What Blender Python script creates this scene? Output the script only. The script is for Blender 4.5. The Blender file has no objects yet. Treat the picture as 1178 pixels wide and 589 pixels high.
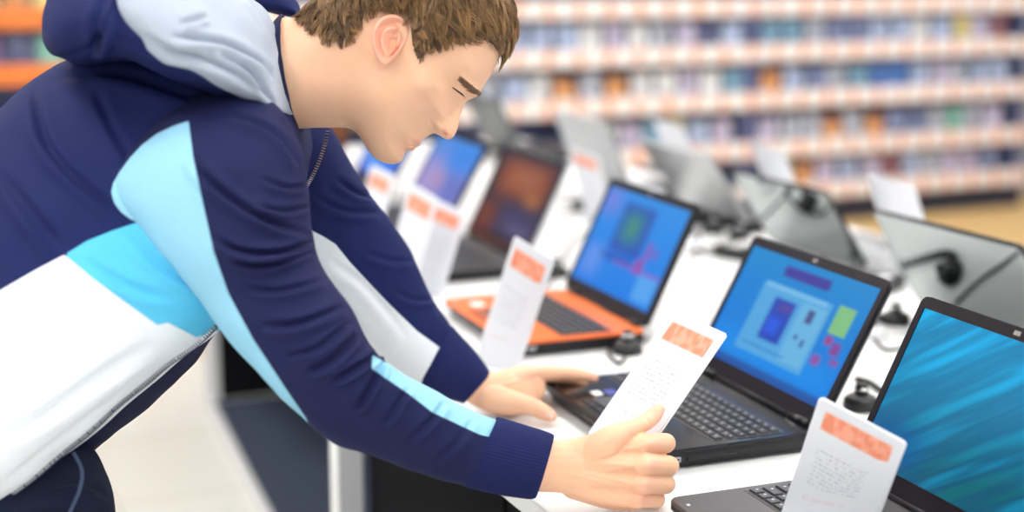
LAMP, WORLD, EXPO = 12.5, 0.5, 0.34
import bpy, bmesh, math, random
import numpy as np
from mathutils import Vector, Matrix, noise, kdtree
PI = math.pi
rnd = random.Random(7)
SC = bpy.context.scene
COL = SC.collection

# ------------------------------------------------------------------ camera
FP, PITCH, YAW, CAMH = 1736.0, math.radians(11.31), math.radians(23.53), 1.547
CX, CY = 589.0, 294.5
CF = np.array([math.sin(YAW)*math.cos(PITCH), math.cos(YAW)*math.cos(PITCH), -math.sin(PITCH)])
CR = np.array([math.cos(YAW), -math.sin(YAW), 0.0])
CU = np.cross(CR, CF)
CC = np.array([0.0, 0.0, CAMH])
cam_d = bpy.data.cameras.new('camera'); cam = bpy.data.objects.new('camera', cam_d); COL.objects.link(cam)
M = Matrix.Identity(4)
for i in range(3):
    M[i][0], M[i][1], M[i][2], M[i][3] = CR[i], CU[i], -CF[i], CC[i]
cam.matrix_world = M
cam_d.sensor_width = 36.0; cam_d.lens = FP/1178.0*36.0
cam_d.clip_start = 0.05; cam_d.clip_end = 60
cam_d.dof.use_dof = True; cam_d.dof.focus_distance = 1.92; cam_d.dof.aperture_fstop = 1.65
cam_d.dof.aperture_blades = 0
SC.camera = cam

def W(x, y, D):
    """the point of the place that the survey of the photograph gives for a pixel and a distance"""
    return CC + (CF + CR*((x-CX)/FP) - CU*((y-CY)/FP))*D
def Wv(x, y, D):
    x = np.asarray(x, float); y = np.asarray(y, float); D = np.asarray(D, float)
    d = CF[None] + CR[None]*((x-CX)/FP)[:, None] - CU[None]*((y-CY)/FP)[:, None]
    return CC[None] + d*D[:, None]
def onz(x, y, z):
    d = CF + CR*((x-CX)/FP) - CU*((y-CY)/FP)
    return CC + d*(z-CAMH)/d[2]
def project(P):
    d = np.asarray(P) - CC[None]; z = d@CF
    return CX + FP*(d@CR)/z, CY - FP*(d@CU)/z

# ------------------------------------------------------------------ materials
def lin(c):
    return tuple((v/12.92 if v <= .04045 else ((v+.055)/1.055)**2.4) for v in c)
def srgb(r, g, b):
    return lin((r/255., g/255., b/255.))
def newmat(name):
    m = bpy.data.materials.new(name); m.use_nodes = True
    nt = m.node_tree; b = nt.nodes['Principled BSDF']
    return m, nt, b
def mat(name, col, rough=.5, metal=0., bump=0., scale=200., var=0., spec=.5, coat=0., emit=0., sss=0., vscale=None, trans=0.):
    m, nt, b = newmat(name)
    b.inputs['Base Color'].default_value = (*col, 1); b.inputs['Roughness'].default_value = rough
    b.inputs['Metallic'].default_value = metal; b.inputs['Specular IOR Level'].default_value = spec
    b.inputs['Coat Weight'].default_value = coat; b.inputs['Coat Roughness'].default_value = .05
    if trans: b.inputs['Transmission Weight'].default_value = trans
    if emit:
        b.inputs['Emission Color'].default_value = (*col, 1); b.inputs['Emission Strength'].default_value = emit
    if sss:
        b.inputs['Subsurface Weight'].default_value = sss; b.inputs['Subsurface Radius'].default_value = (1, .35, .2)
        b.inputs['Subsurface Scale'].default_value = .008
    tc = nt.nodes.new('ShaderNodeTexCoord')
    n = nt.nodes.new('ShaderNodeTexNoise'); n.inputs['Scale'].default_value = scale; n.inputs['Detail'].default_value = 3
    nt.links.new(tc.outputs['Object'], n.inputs['Vector'])
    if bump:
        bp = nt.nodes.new('ShaderNodeBump'); bp.inputs['Strength'].default_value = bump; bp.inputs['Distance'].default_value = .001
        nt.links.new(n.outputs['Fac'], bp.inputs['Height']); nt.links.new(bp.outputs['Normal'], b.inputs['Normal'])
    if var:
        n2 = n
        if vscale:
            n2 = nt.nodes.new('ShaderNodeTexNoise'); n2.inputs['Scale'].default_value = vscale; n2.inputs['Detail'].default_value = 4
            nt.links.new(tc.outputs['Object'], n2.inputs['Vector'])
        mx = nt.nodes.new('ShaderNodeMix'); mx.data_type = 'RGBA'
        mx.inputs['A'].default_value = (*[c*(1-var) for c in col], 1); mx.inputs['B'].default_value = (*[min(1, c*(1+var)) for c in col], 1)
        nt.links.new(n2.outputs['Fac'], mx.inputs['Factor']); nt.links.new(mx.outputs['Result'], b.inputs['Base Color'])
    return m
def math_node(nt, op, a, b=None, c=None):
    n = nt.nodes.new('ShaderNodeMath'); n.operation = op
    for i, v in enumerate((a, b, c)):
        if v is None: continue
        if isinstance(v, (int, float)): n.inputs[i].default_value = v
        else: nt.links.new(v, n.inputs[i])
    return n.outputs[0]
def mix_node(nt, f, a, b):
    n = nt.nodes.new('ShaderNodeMix'); n.data_type = 'RGBA'
    for k, v in (('Factor', f), ('A', a), ('B', b)):
        if isinstance(v, (int, float)): n.inputs[k].default_value = v
        elif isinstance(v, tuple): n.inputs[k].default_value = (*v, 1)
        else: nt.links.new(v, n.inputs[k])
    return n.outputs['Result']
def ramp(nt, v, lo, hi):
    n = nt.nodes.new('ShaderNodeMapRange'); n.interpolation_type = 'SMOOTHSTEP'
    nt.links.new(v, n.inputs['Value']); n.inputs['From Min'].default_value = lo; n.inputs['From Max'].default_value = hi
    return n.outputs['Result']
def layer_mat(name, base, layers, rough=.8, bump=.25, scale=900., sheen=.0):
    """cloth of several colours: each layer is (attribute, colour); the attribute is a signed distance on the cloth"""
    m, nt, b = newmat(name); b.inputs['Roughness'].default_value = rough; b.inputs['Specular IOR Level'].default_value = .25
    b.inputs['Sheen Weight'].default_value = sheen; b.inputs['Sheen Roughness'].default_value = .4
    cur = base
    for at, col in layers:
        a = nt.nodes.new('ShaderNodeAttribute'); a.attribute_name = at
        f = ramp(nt, a.outputs['Fac'], -.6, .6)
        cur = mix_node(nt, f, cur, col)
    tc = nt.nodes.new('ShaderNodeTexCoord')
    n2 = nt.nodes.new('ShaderNodeTexNoise'); n2.inputs['Scale'].default_value = 700; n2.inputs['Detail'].default_value = 2
    nt.links.new(tc.outputs['Object'], n2.inputs['Vector'])
    v = math_node(nt, 'MULTIPLY_ADD', n2.outputs['Fac'], .24, .88)
    mm = nt.nodes.new('ShaderNodeMix'); mm.data_type = 'RGBA'; mm.blend_type = 'MULTIPLY'; mm.inputs['Factor'].default_value = 1
    if isinstance(cur, tuple): mm.inputs['A'].default_value = (*cur, 1)
    else: nt.links.new(cur, mm.inputs['A'])
    nt.links.new(v, mm.inputs['B']); nt.links.new(mm.outputs['Result'], b.inputs['Base Color'])
    n = nt.nodes.new('ShaderNodeTexNoise'); n.inputs['Scale'].default_value = scale; n.inputs['Detail'].default_value = 2
    nt.links.new(tc.outputs['Object'], n.inputs['Vector'])
    bp = nt.nodes.new('ShaderNodeBump'); bp.inputs['Strength'].default_value = bump; bp.inputs['Distance'].default_value = .0008
    nt.links.new(n.outputs['Fac'], bp.inputs['Height']); nt.links.new(bp.outputs['Normal'], b.inputs['Normal'])
    return m
def screen_mat(name, bottom, top, rects, strength=1.0, streak=None, tilt=0.):
    """a lit display: a picture made of soft rectangles over a gradient, in the panel's own uv"""
    m, nt, b = newmat(name)
    tc = nt.nodes.new('ShaderNodeTexCoord'); sp = nt.nodes.new('ShaderNodeSeparateXYZ'); nt.links.new(tc.outputs['UV'], sp.inputs[0])
    u, v = sp.outputs[0], sp.outputs[1]
    cur = mix_node(nt, math_node(nt, 'MULTIPLY_ADD', u, tilt, math_node(nt, 'MULTIPLY', v, 1-tilt)), bottom, top)
    if streak:
        rot, sc, cols = streak
        mp = nt.nodes.new('ShaderNodeMapping'); mp.inputs['Rotation'].default_value = (0, 0, rot); mp.inputs['Scale'].default_value = sc
        mp.vector_type = 'TEXTURE'
        nt.links.new(tc.outputs['UV'], mp.inputs['Vector'])
        n = nt.nodes.new('ShaderNodeTexNoise'); n.inputs['Scale'].default_value = 1; n.inputs['Detail'].default_value = 3
        nt.links.new(mp.outputs[0], n.inputs['Vector'])
        for lo, hi, col, am in cols:
            cur = mix_node(nt, math_node(nt, 'MULTIPLY', ramp(nt, n.outputs['Fac'], lo, hi), am), cur, col)
    for (u0, v0, u1, v1, col, soft, am) in rects:
        f = math_node(nt, 'MULTIPLY', math_node(nt, 'MULTIPLY', ramp(nt, u, u0-soft, u0+soft), ramp(nt, u, u1+soft, u1-soft)),
                      math_node(nt, 'MULTIPLY', ramp(nt, v, v0-soft, v0+soft), ramp(nt, v, v1+soft, v1-soft)))
        cur = mix_node(nt, math_node(nt, 'MULTIPLY', f, am), cur, col)
    b.inputs['Base Color'].default_value = (.006, .006, .008, 1); b.inputs['Roughness'].default_value = .3; b.inputs['Specular IOR Level'].default_value = .12
    nt.links.new(cur, b.inputs['Emission Color']); b.inputs['Emission Strength'].default_value = strength*.72
    return m

# ------------------------------------------------------------------ objects
def tag(o, label=None, cat=None, group=None, kind=None):
    if label: o['label'] = label
    if cat: o['category'] = cat
    if group: o['group'] = group
    if kind: o['kind'] = kind
    return o
def empty(name, loc=(0, 0, 0), rz=0.):
    o = bpy.data.objects.new(name, None); COL.objects.link(o); o.location = loc; o.rotation_euler = (0, 0, rz)
    o.empty_display_size = .05
    return o
def mkobj(name, V, Fc, m, parent=None, smooth=True, recalc=True, mats=None, fm=None, uv=None):
    me = bpy.data.meshes.new(name); me.from_pydata([tuple(map(float, v)) for v in V], [], [tuple(int(i) for i in f) for f in Fc]); me.update()
    if recalc:
        bm = bmesh.new(); bm.from_mesh(me); bmesh.ops.recalc_face_normals(bm, faces=bm.faces); bm.to_mesh(me); bm.free()
    for x in (mats or [m]): me.materials.append(x)
    if fm is not None: me.polygons.foreach_set('material_index', fm)
    me.polygons.foreach_set('use_smooth', [smooth]*len(me.polygons))
    o = bpy.data.objects.new(name, me); COL.objects.link(o)
    if parent: o.parent = parent
    return o
def keep(o, root):
    """parent o to root, leaving it where it stands"""
    o.parent = root
    o.matrix_parent_inverse = (Matrix.Translation(root.location) @ root.rotation_euler.to_matrix().to_4x4()).inverted() if root.parent is None else Matrix.Identity(4)
    return o
class MB:
    def __init__(s): s.v = []; s.f = []; s.m = []
    def add(s, V, Fc, mi=0):
        k = len(s.v); s.v += [tuple(map(float, v)) for v in V]; s.f += [tuple(int(i)+k for i in f) for f in Fc]; s.m += [mi]*len(Fc); return s
    def box(s, x0, y0, z0, x1, y1, z1, mi=0, bev=0., T=None):
        bm = bmesh.new(); bmesh.ops.create_cube(bm, size=1)
        for v in bm.verts: v.co = Vector((x0+(v.co.x+.5)*(x1-x0), y0+(v.co.y+.5)*(y1-y0), z0+(v.co.z+.5)*(z1-z0)))
        if bev: bmesh.ops.bevel(bm, geom=list(bm.edges), offset=bev, segments=2, affect='EDGES', profile=.5)
        if T is not None: bmesh.ops.transform(bm, matrix=T, verts=bm.verts)
        bm.verts.index_update(); s.add([v.co for v in bm.verts], [[v.index for v in f.verts] for f in bm.faces], mi); bm.free(); return s
    def prism(s, out, z0, z1, T=None, mi=0, ins=0.):
        """closed outline (x, y) extruded from z0 to z1; ins rounds the rims"""
        n = len(out); c = np.mean(out, 0); lv = [(z0, ins), (z0+ins*.3, ins*.3), (z0+ins, 0), (z1-ins, 0), (z1-ins*.3, ins*.3), (z1, ins)] if ins else [(z0, 0), (z1, 0)]
        V = []
        for z, i in lv:
            for p in out:
                d = np.array(p)-c; L = np.abs(d)+1e-9
                V.append((p[0]-np.sign(d[0])*min(i, L[0]), p[1]-np.sign(d[1])*min(i, L[1]), z))
        Fc = []
        for k in range(len(lv)-1):
            for j in range(n): Fc.append((k*n+j, k*n+(j+1) % n, (k+1)*n+(j+1) % n, (k+1)*n+j))
        Fc.append(tuple(range(n))[::-1]); Fc.append(tuple((len(lv)-1)*n+j for j in range(n)))
        if T is not None: V = [T @ Vector(v) for v in V]
        return s.add(V, Fc, mi)
    def tube(s, pts, r, n=8, mi=0, taper=None):
        pts = [np.array(p, float) for p in pts]; V = []; Fc = []; m = len(pts)
        a = None
        for i, p in enumerate(pts):
            t = pts[min(i+1, m-1)]-pts[max(i-1, 0)]; t = t/(np.linalg.norm(t)+1e-12)
            if a is None:
                a = np.cross(t, [0, 0, 1.]) if abs(t[2]) < .9 else np.cross(t, [1., 0, 0])
            a = a-t*(a@t); a /= np.linalg.norm(a)+1e-12; b = np.cross(t, a)
            rr = r[i] if hasattr(r, '__len__') else r
            for k in range(n): V.append(p+rr*(a*math.cos(2*PI*k/n)+b*math.sin(2*PI*k/n)))
        for i in range(m-1):
            for k in range(n): Fc.append((i*n+k, i*n+(k+1) % n, (i+1)*n+(k+1) % n, (i+1)*n+k))
        Fc.append(tuple(range(n))[::-1]); Fc.append(tuple((m-1)*n+k for k in range(n)))
        return s.add(V, Fc, mi)
    def lathe(s, prof, o=(0, 0, 0), n=24, mi=0):
        V = []; Fc = []
        for r, z in prof:
            for k in range(n): V.append((o[0]+r*math.cos(2*PI*k/n), o[1]+r*math.sin(2*PI*k/n), o[2]+z))
        for i in range(len(prof)-1):
            for k in range(n): Fc.append((i*n+k, i*n+(k+1) % n, (i+1)*n+(k+1) % n, (i+1)*n+k))
        Fc.append(tuple(range(n))[::-1]); Fc.append(tuple((len(prof)-1)*n+k for k in range(n)))
        return s.add(V, Fc, mi)
    def build(s, name, m, parent=None, smooth=False):
        ms = m if isinstance(m, list) else [m]
        o = mkobj(name, s.v, s.f, None, parent, smooth, True, ms, s.m)
        return o
def rrect(w, d, r, n=5):
    """rounded rectangle outline centred on the origin, w along y and d along x"""
    out = []
    for cx, cy, a0 in ((d/2-r, w/2-r, 0), (-d/2+r, w/2-r, PI/2), (-d/2+r, -w/2+r, PI), (d/2-r, -w/2+r, 1.5*PI)):
        for k in range(n+1):
            a = a0+k*PI/2/n; out.append((cx+r*math.cos(a), cy+r*math.sin(a)))
    return out
def copy_tree(o, parent=None):
    c = o.copy(); COL.objects.link(c); c.parent = parent
    for ch in list(o.children): copy_tree(ch, c)
    return c
def catmull(P, n):
    P = np.asarray(P, float); m = len(P); Q = np.vstack([2*P[0]-P[1], P, 2*P[-1]-P[-2]])
    t = np.linspace(0, m-1-1e-9, n); i = t.astype(int); u = (t-i)[:, None]
    a, b, c, d = Q[i], Q[i+1], Q[i+2], Q[i+3]
    return .5*((2*b)+(c-a)*u+(2*a-5*b+4*c-d)*u**2+(3*b-a-3*c+d)*u**3)
# ------------------------------------------------------------------ shop: floor, walls, ceiling, lamps
YW = 7.29                      # front of the wall shelving
m_floor = None
m, nt, b = newmat('pale_floor'); m_floor = m
tc = nt.nodes.new('ShaderNodeTexCoord')
br = nt.nodes.new('ShaderNodeTexBrick'); br.inputs['Scale'].default_value = 1; br.offset = 0
br.inputs['Color1'].default_value = (.86, .86, .80, 1); br.inputs['Color2'].default_value = (.84, .84, .77, 1); br.inputs['Mortar'].default_value = (.6, .55, .47, 1)
br.inputs['Brick Width'].default_value = .6; br.inputs['Row Height'].default_value = .6; br.inputs['Mortar Size'].default_value = .004
nt.links.new(tc.outputs['Object'], br.inputs['Vector']); nt.links.new(br.outputs['Color'], b.inputs['Base Color']); b.inputs['Roughness'].default_value = .35
m, nt, b = newmat('tan_floor'); m_tan = m
tc = nt.nodes.new('ShaderNodeTexCoord'); mp = nt.nodes.new('ShaderNodeMapping'); mp.inputs['Scale'].default_value = (1.2, 14, 1)
nz = nt.nodes.new('ShaderNodeTexNoise'); nz.inputs['Scale'].default_value = 2; nz.inputs['Detail'].default_value = 4
nt.links.new(tc.outputs['Object'], mp.inputs['Vector']); nt.links.new(mp.outputs[0], nz.inputs['Vector'])
nt.links.new(mix_node(nt, nz.outputs['Fac'], (.66, .43, .16), (.80, .56, .25)), b.inputs['Base Color']); b.inputs['Roughness'].default_value = .4
m_wall = mat('wall_paint', srgb(150, 152, 165), .7, bump=.1, scale=80)
m_ceil = mat('ceiling_tile', srgb(225, 225, 228), .8, bump=.2, scale=60)
fl = MB().box(-6, -3, -.05, 9, 5.75, 0).build('floor', m_floor); tag(fl, kind='structure')
ft = MB().box(-6, 5.75, -.05, 9, 8.0, 0).build('floor_back', m_tan); tag(ft, kind='structure')
wb = MB().box(-6, 7.78, 0, 9, 7.95, 3.3).build('wall_back', m_wall); tag(wb, kind='structure')
wr = MB().box(8.9, -3, 0, 9.05, 7.78, 3.3).build('wall_right', m_wall); tag(wr, kind='structure')
ce = MB().box(-6, -3, 3.3, 9.05, 7.95, 3.4).build('ceiling', m_ceil); tag(ce, kind='structure')
m_house = mat('lamp_housing', (.8, .8, .8), .4)
m_lamp = mat('lamp_diffuser', (1., .985, .96), .5, emit=LAMP)
def ceiling_light(loc):
    r = empty('ceiling_light', loc)
    hb = MB().box(-.22, -.85, -.05, .22, .85, .0, bev=.01); hb.build('housing', m_house, r)
    MB().box(-.19, -.82, -.058, .19, .82, -.051, bev=.002).build('diffuser', m_lamp, r)
    return r
proto = None
for iy, y in enumerate((-1.2, 1.2, 3.6, 6.0)):
    for ix, x in enumerate((-3.0, -.6, 1.8, 4.2, 6.6)):
        if proto is None: proto = ceiling_light((x, y, 3.3)); o = proto
        else: o = copy_tree(proto); o.location = (x, y, 3.3)
        tag(o, 'white rectangular ceiling light, %s across in the %s row from the back wall' % (('leftmost', 'second', 'middle', 'fourth', 'rightmost')[ix], ('fourth', 'third', 'second', 'first')[iy]), 'ceiling light', 'ceiling lights')

# ------------------------------------------------------------------ wall shelving with media cases
m_sback = mat('shelf_back', srgb(104, 114, 158), .6, var=.15, scale=3)
m_sdark = mat('shelf_shadow_grey', srgb(88, 92, 112), .5)
m_kick = mat('shelf_kick', srgb(38, 42, 62), .5)
m_board = mat('shelf_board', srgb(190, 190, 200), .5)
def strip_mat(name, cols):
    m, nt, b = newmat(name); b.inputs['Roughness'].default_value = .4
    tc = nt.nodes.new('ShaderNodeTexCoord'); sp = nt.nodes.new('ShaderNodeSeparateXYZ'); nt.links.new(tc.outputs['Object'], sp.inputs[0])
    k = math_node(nt, 'FLOOR', math_node(nt, 'MULTIPLY', sp.outputs[0], 1/.18))
    fr = math_node(nt, 'FRACT', math_node(nt, 'MULTIPLY', sp.outputs[0], 1/.18))
    wn = nt.nodes.new('ShaderNodeTexWhiteNoise'); wn.noise_dimensions = '2D'
    cb = nt.nodes.new('ShaderNodeCombineXYZ'); nt.links.new(k, cb.inputs[0]); nt.links.new(math_node(nt, 'FLOOR', math_node(nt, 'MULTIPLY', sp.outputs[2], 8)), cb.inputs[1])
    nt.links.new(cb.outputs[0], wn.inputs['Vector'])
    wd = math_node(nt, 'MULTIPLY_ADD', wn.outputs['Value'], .24, .10)      # each gap between two labels has its own width
    tagm = math_node(nt, 'GREATER_THAN', fr, wd)
    c = mix_node(nt, wn.outputs['Value'], cols[0], cols[1])
    nt.links.new(mix_node(nt, tagm, c, cols[2]), b.inputs['Base Color'])
    return m
m_strip = strip_mat('price_strip_white', (srgb(230, 120, 66), srgb(240, 172, 134), srgb(238, 232, 230)))
m_ostrip = strip_mat('price_strip_orange', (srgb(226, 118, 52), srgb(238, 140, 72), srgb(232, 128, 60)))
ROWS = [.195, .455, .738, 1.005, 1.262, 1.53]
def shelving(name, x0, x1, mstrip, label):
    r = empty(name, ((x0+x1)/2, YW, 0)); L = (x1-x0)/2
    MB().box(-L, .42, 0, L, .45, 1.75).build('back_panel', m_sback, r)
    MB().box(-L, .012, 0, L, .42, .10).build('kick_base', m_kick, r)
    for s in (-1, 1):
        MB().box(s*L-.02, .07, 0, s*L+.02, .45, 1.75, bev=.003).build('upright', m_sback, r)
    for z in ROWS:
        sh = MB().box(-L+.02, .006, z-.048, L-.02, .42, z+.002).build('shelf_board', m_board, r)
        MB().box(-L-.02, -.004, z-.052, L+.02, .005, z+.046, bev=.002).build('price_strip', mstrip, sh)
    return tag(r, label, 'shelving unit', 'wall shelving')
shelving('shelving_unit', -1.25, 1.3, m_ostrip, 'wall shelving bay with orange shelf edges behind the hood of the jacket')
shelving('shelving_unit', 1.35, 4.66, m_strip, 'wall shelving bay with white price strips right of the face')
shelving('shelving_unit', 4.71, 6.66, m_strip, 'wall shelving bay with white price strips at the right end of the wall')

CASEC = {'pale blue': (172, 190, 226), 'slate blue': (112, 126, 172), 'blue': (40, 112, 196), 'white': (240, 242, 250), 'lilac': (196, 186, 216), 'grey': (176, 182, 198), 'navy': (60, 70, 120),
         'orange': (226, 150, 80), 'yellow': (222, 206, 120), 'dark red': (142, 74, 84), 'pink': (226, 190, 200), 'green': (120, 190, 170), 'purple': (150, 104, 176), 'teal': (110, 160, 190)}
def case_mat(nm, c, k):
    m, nt, b = newmat('case_cover_'+nm.replace(' ', '_')); b.inputs['Roughness'].default_value = .25
    base = srgb(*c); tc = nt.nodes.new('ShaderNodeTexCoord')
    n = nt.nodes.new('ShaderNodeTexNoise'); n.inputs['Scale'].default_value = 14+k; n.inputs['Detail'].default_value = 2
    oi = nt.nodes.new('ShaderNodeObjectInfo'); ad = nt.nodes.new('ShaderNodeVectorMath'); ad.operation = 'ADD'
    cb = nt.nodes.new('ShaderNodeCombineXYZ'); nt.links.new(math_node(nt, 'MULTIPLY', oi.outputs['Random'], 30), cb.inputs[0])
    nt.links.new(tc.outputs['Object'], ad.inputs[0]); nt.links.new(cb.outputs[0], ad.inputs[1]); nt.links.new(ad.outputs[0], n.inputs['Vector'])
    lo = tuple(x*.62+.02 for x in base); hi = tuple(min(1, x*1.15+.14) for x in base)
    nt.links.new(mix_node(nt, ramp(nt, n.outputs['Fac'], .35, .65), lo, hi), b.inputs['Base Color'])
    return m
case_m = {k: case_mat(k, c, i) for i, (k, c) in enumerate(CASEC.items())}
m_spine = mat('case_plastic', srgb(60, 66, 90), .35)
case_mesh = {}
def case_proto(nm, w, h, d):
    key = (nm, w)
    if key not in case_mesh:
        mb = MB(); mb.box(-w/2, 0, 0, w/2, d, h, 1, bev=.003); mb.box(-w/2+.005, -.0015, .006, w/2-.005, .001, h-.006, 0)
        o = mb.build('media_case', [case_m[nm], m_spine]); case_mesh[key] = o.data; bpy.data.objects.remove(o)
    return case_mesh[key]
pal_w = ['pale blue']*9+['slate blue']*4+['grey']*4+['white']*2+['lilac']*4+['navy']*1+['teal']*2
ORD = ['first', 'second', 'third', 'fourth', 'fifth', 'sixth', 'seventh', 'eighth', 'ninth', 'tenth', '11th', '12th', '13th', '14th', '15th', '16th', '17th', '18th', '19th', '20th', '21st', '22nd', '23rd', '24th', '25th', '26th', '27th', '28th']
# accents by (row, x): the covers that stand out
ACC = {3: {6.18: 'yellow', 6.42: 'dark red', 4.62: 'blue', 4.95: 'teal', 3.75: 'lilac'},
       2: {5.62: 'blue', 5.77: 'blue', 4.75: 'orange', 4.20: 'white', 4.05: 'white', 3.75: 'orange', 3.5: 'orange'},
       1: {5.22: 'orange', 5.62: 'orange', 5.48: 'blue', 4.72: 'dark red', 6.1: 'green', 4.15: 'yellow', 4.3: 'pale blue', 4.45: 'lilac', 4.62: 'lilac', 4.0: 'teal'},
       0: {4.95: 'yellow', 5.1: 'orange', 5.25: 'lilac', 5.5: 'lilac', 5.72: 'dark red', 6.52: 'white', 4.8: 'dark red'}}
SHN = {3: 'top visible', 2: 'second from top', 1: 'third from top', 0: 'lowest'}
def row_cases(row, x0, x1, pal, bay, acc, shelf_word, skip=()):
    z = ROWS[row]+.007; x = x0; k = 0; H = (ROWS[row+1]-ROWS[row])
    cnt = {}
    while x < x1:
        w = rnd.choice((.125, .135, .135, .14)); xc = x+w/2
        nm = rnd.choice(pal)
        for ax, an in acc.items():
            if abs(ax-xc) < .075: nm = an
        tall = rnd.choice((.17, .175, .18)) if nm not in ('orange',) else .145
        tall = min(tall, H-.07)
        if any(a-.1 < xc < a+.1 for a in skip): x += w+.012; continue
        o = bpy.data.objects.new('media_case', case_proto(nm, w, tall, .016 if nm != 'white' else .05)); COL.objects.link(o)
        o.location = (xc, YW+.05+rnd.uniform(0, .02), z); o.rotation_euler = (math.radians(-5), 0, rnd.uniform(-.03, .03))
        k += 1
        cnt[nm] = cnt.get(nm, 0)+1
        tag(o, '%s case, %s such from the left, %s shelf, %s' % (nm, ORD[cnt[nm]-1], shelf_word, bay), 'media case', 'media cases on the wall shelving')
        x += w+rnd.uniform(.008, .022)
for row, xa in ((3, 2.85), (2, 3.0), (1, 3.55), (0, 4.85)):
    if xa < 4.55: row_cases(row, xa, 4.52, pal_w, 'middle bay', ACC[row], SHN[row])
    row_cases(row, max(4.75, xa), 6.49, pal_w, 'right bay', ACC[row], SHN[row])
row_cases(3, .50, .95, ['purple', 'purple', 'purple'], 'orange-edged bay', {.58: 'purple', .72: 'navy', .88: 'green'}, 'lower visible')
row_cases(4, .50, 1.15, ['yellow', 'orange', 'pink'], 'orange-edged bay', {}, 'upper visible')
# ------------------------------------------------------------------ display table
TZ = .85
m_white = mat('white_laminate', (.86, .86, .86), .35, coat=.1)
m_leg = mat('white_metal', (.82, .82, .84), .3)
m_deck = mat('blue_grey_deck', srgb(54, 64, 84), .6, var=.1, scale=6)
m_black = mat('black_panel', (.008, .008, .010), .8, spec=.05)
tb = empty('display_table', (1.56, 3.0, 0))
def loc(o, r): return (o[0]-r.location[0], o[1]-r.location[1], o[2]-r.location[2])
def lbox(mb, r, a, b, **k):
    a = loc(a, r); b = loc(b, r); return mb.box(*a, *b, **k)
lbox(MB(), tb, (.770, .55, TZ-.032), (2.36, 5.35, TZ), bev=.004).build('tabletop', m_white, tb)
for x, y in ((.812, 2.66), (.812, .62), (2.32, .62), (2.32, 2.66), (.812, 5.3), (2.32, 5.3)):
    lbox(MB(), tb, (x-.026, y-.026, 0), (x+.026, y+.026, TZ-.033), bev=.003).build('leg', m_leg, tb)
for x in (2.30,):
    lbox(MB(), tb, (x-.012, .66, TZ-.10), (x+.012, 5.26, TZ-.034), bev=.002).build('rail', m_leg, tb)
tag(tb, 'long white display table carrying the rows of laptops', 'table')
pl = empty('floor_platform', (1.02, 5.06, 0))
lbox(MB(), pl, (1.065, 2.6, 0.002), (2.3, 5.02, .030), bev=.002).build('deck', m_deck, pl)
lbox(MB(), pl, (1.035, 2.6, 0.002), (1.063, 5.05, .036), bev=.004).build('edge_trim', m_leg, pl)
pl.rotation_euler.z = math.radians(-4.5)
tag(pl, 'low blue-grey platform with a white edge under the table', 'platform')
pn = empty('support_panel', (1.75, 5.12, 0))
lbox(MB(), pn, (1.105, 5.12, .002), (2.27, 5.16, TZ-.034)).build('panel', m_black, pn)
lbox(MB(), pn, (1.055, 5.11, .002), (1.103, 5.17, TZ-.034), bev=.004).build('edge_post', m_leg, pn)
tag(pn, 'black support panel with a white edge post under the far end of the table', 'support panel')
cb = empty('storage_cabinet', (1.2, 1.9, 0))
lbox(MB(), cb, (.86, 1.30, .06), (1.6, 2.62, .78), bev=.004).build('body', m_black, cb)
for y0, y1 in ((1.31, 1.955), (1.965, 2.61)):
    d = lbox(MB(), cb, (.842, y0, .07), (.859, y1, .77), bev=.003).build('door', mat('cabinet_black', (.008, .008, .010), .8, spec=.05), cb)
    MB().lathe([(.004, 0), (.012, .004), (.014, .01), (.012, .016), (.002, .018)], (0, 0, 0), 16).build('knob', mat('knob_metal', (.3, .3, .32), .25, 1), d, True).matrix_local = Matrix.Translation(Vector(loc((.842, (1.92 if y0 < 1.5 else 2.0), .66), cb))) @ Matrix.Rotation(-PI/2, 4, 'Y')
for x in (.92, 1.53):
    for y in (1.42, 2.5):
        lbox(MB(), cb, (x-.02, y-.02, 0), (x+.02, y+.02, .06)).build('foot', m_black, cb)
tag(cb, 'black storage cabinet standing under the front of the table', 'cabinet')

# ------------------------------------------------------------------ laptops
m_blk = mat('gloss_black_plastic', (.008, .008, .011), .16, coat=.25, spec=.3)
m_blk2 = mat('satin_black_plastic', (.014, .014, .017), .34, spec=.3)
m_bez = mat('bezel_brown_black', (.012, .009, .013), .3, spec=.18)
m_key = mat('key_black', (.03, .03, .034), .38)
m_leg_w = mat('key_legend', (.55, .57, .62), .5)
m_or = mat('orange_palmrest', srgb(240, 112, 40), .38, coat=.15)
m_dkgrey = mat('dark_brushed_grey', (.075, .068, .07), .38, metal=.4)
m_silver = mat('silver_lid', (.52, .53, .54), .28, metal=.65)
m_glosslid = mat('mirror_grey_lid', (.30, .33, .33), .04, metal=1, coat=.2)
m_greylid = mat('light_grey_lid', (.45, .47, .48), .4)
m_charlid = mat('charcoal_lid', (.06, .075, .08), .35)
m_metal = mat('port_metal', (.5, .5, .52), .3, 1)
m_pad = mat('touchpad_grey', (.05, .05, .055), .5)
m_chrome = mat('chrome', (.7, .7, .72), .12, 1)
m_sticker = mat('white_sticker', (.85, .85, .85), .4)
m_stblue = mat('blue_sticker', srgb(60, 70, 150), .4)

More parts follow.
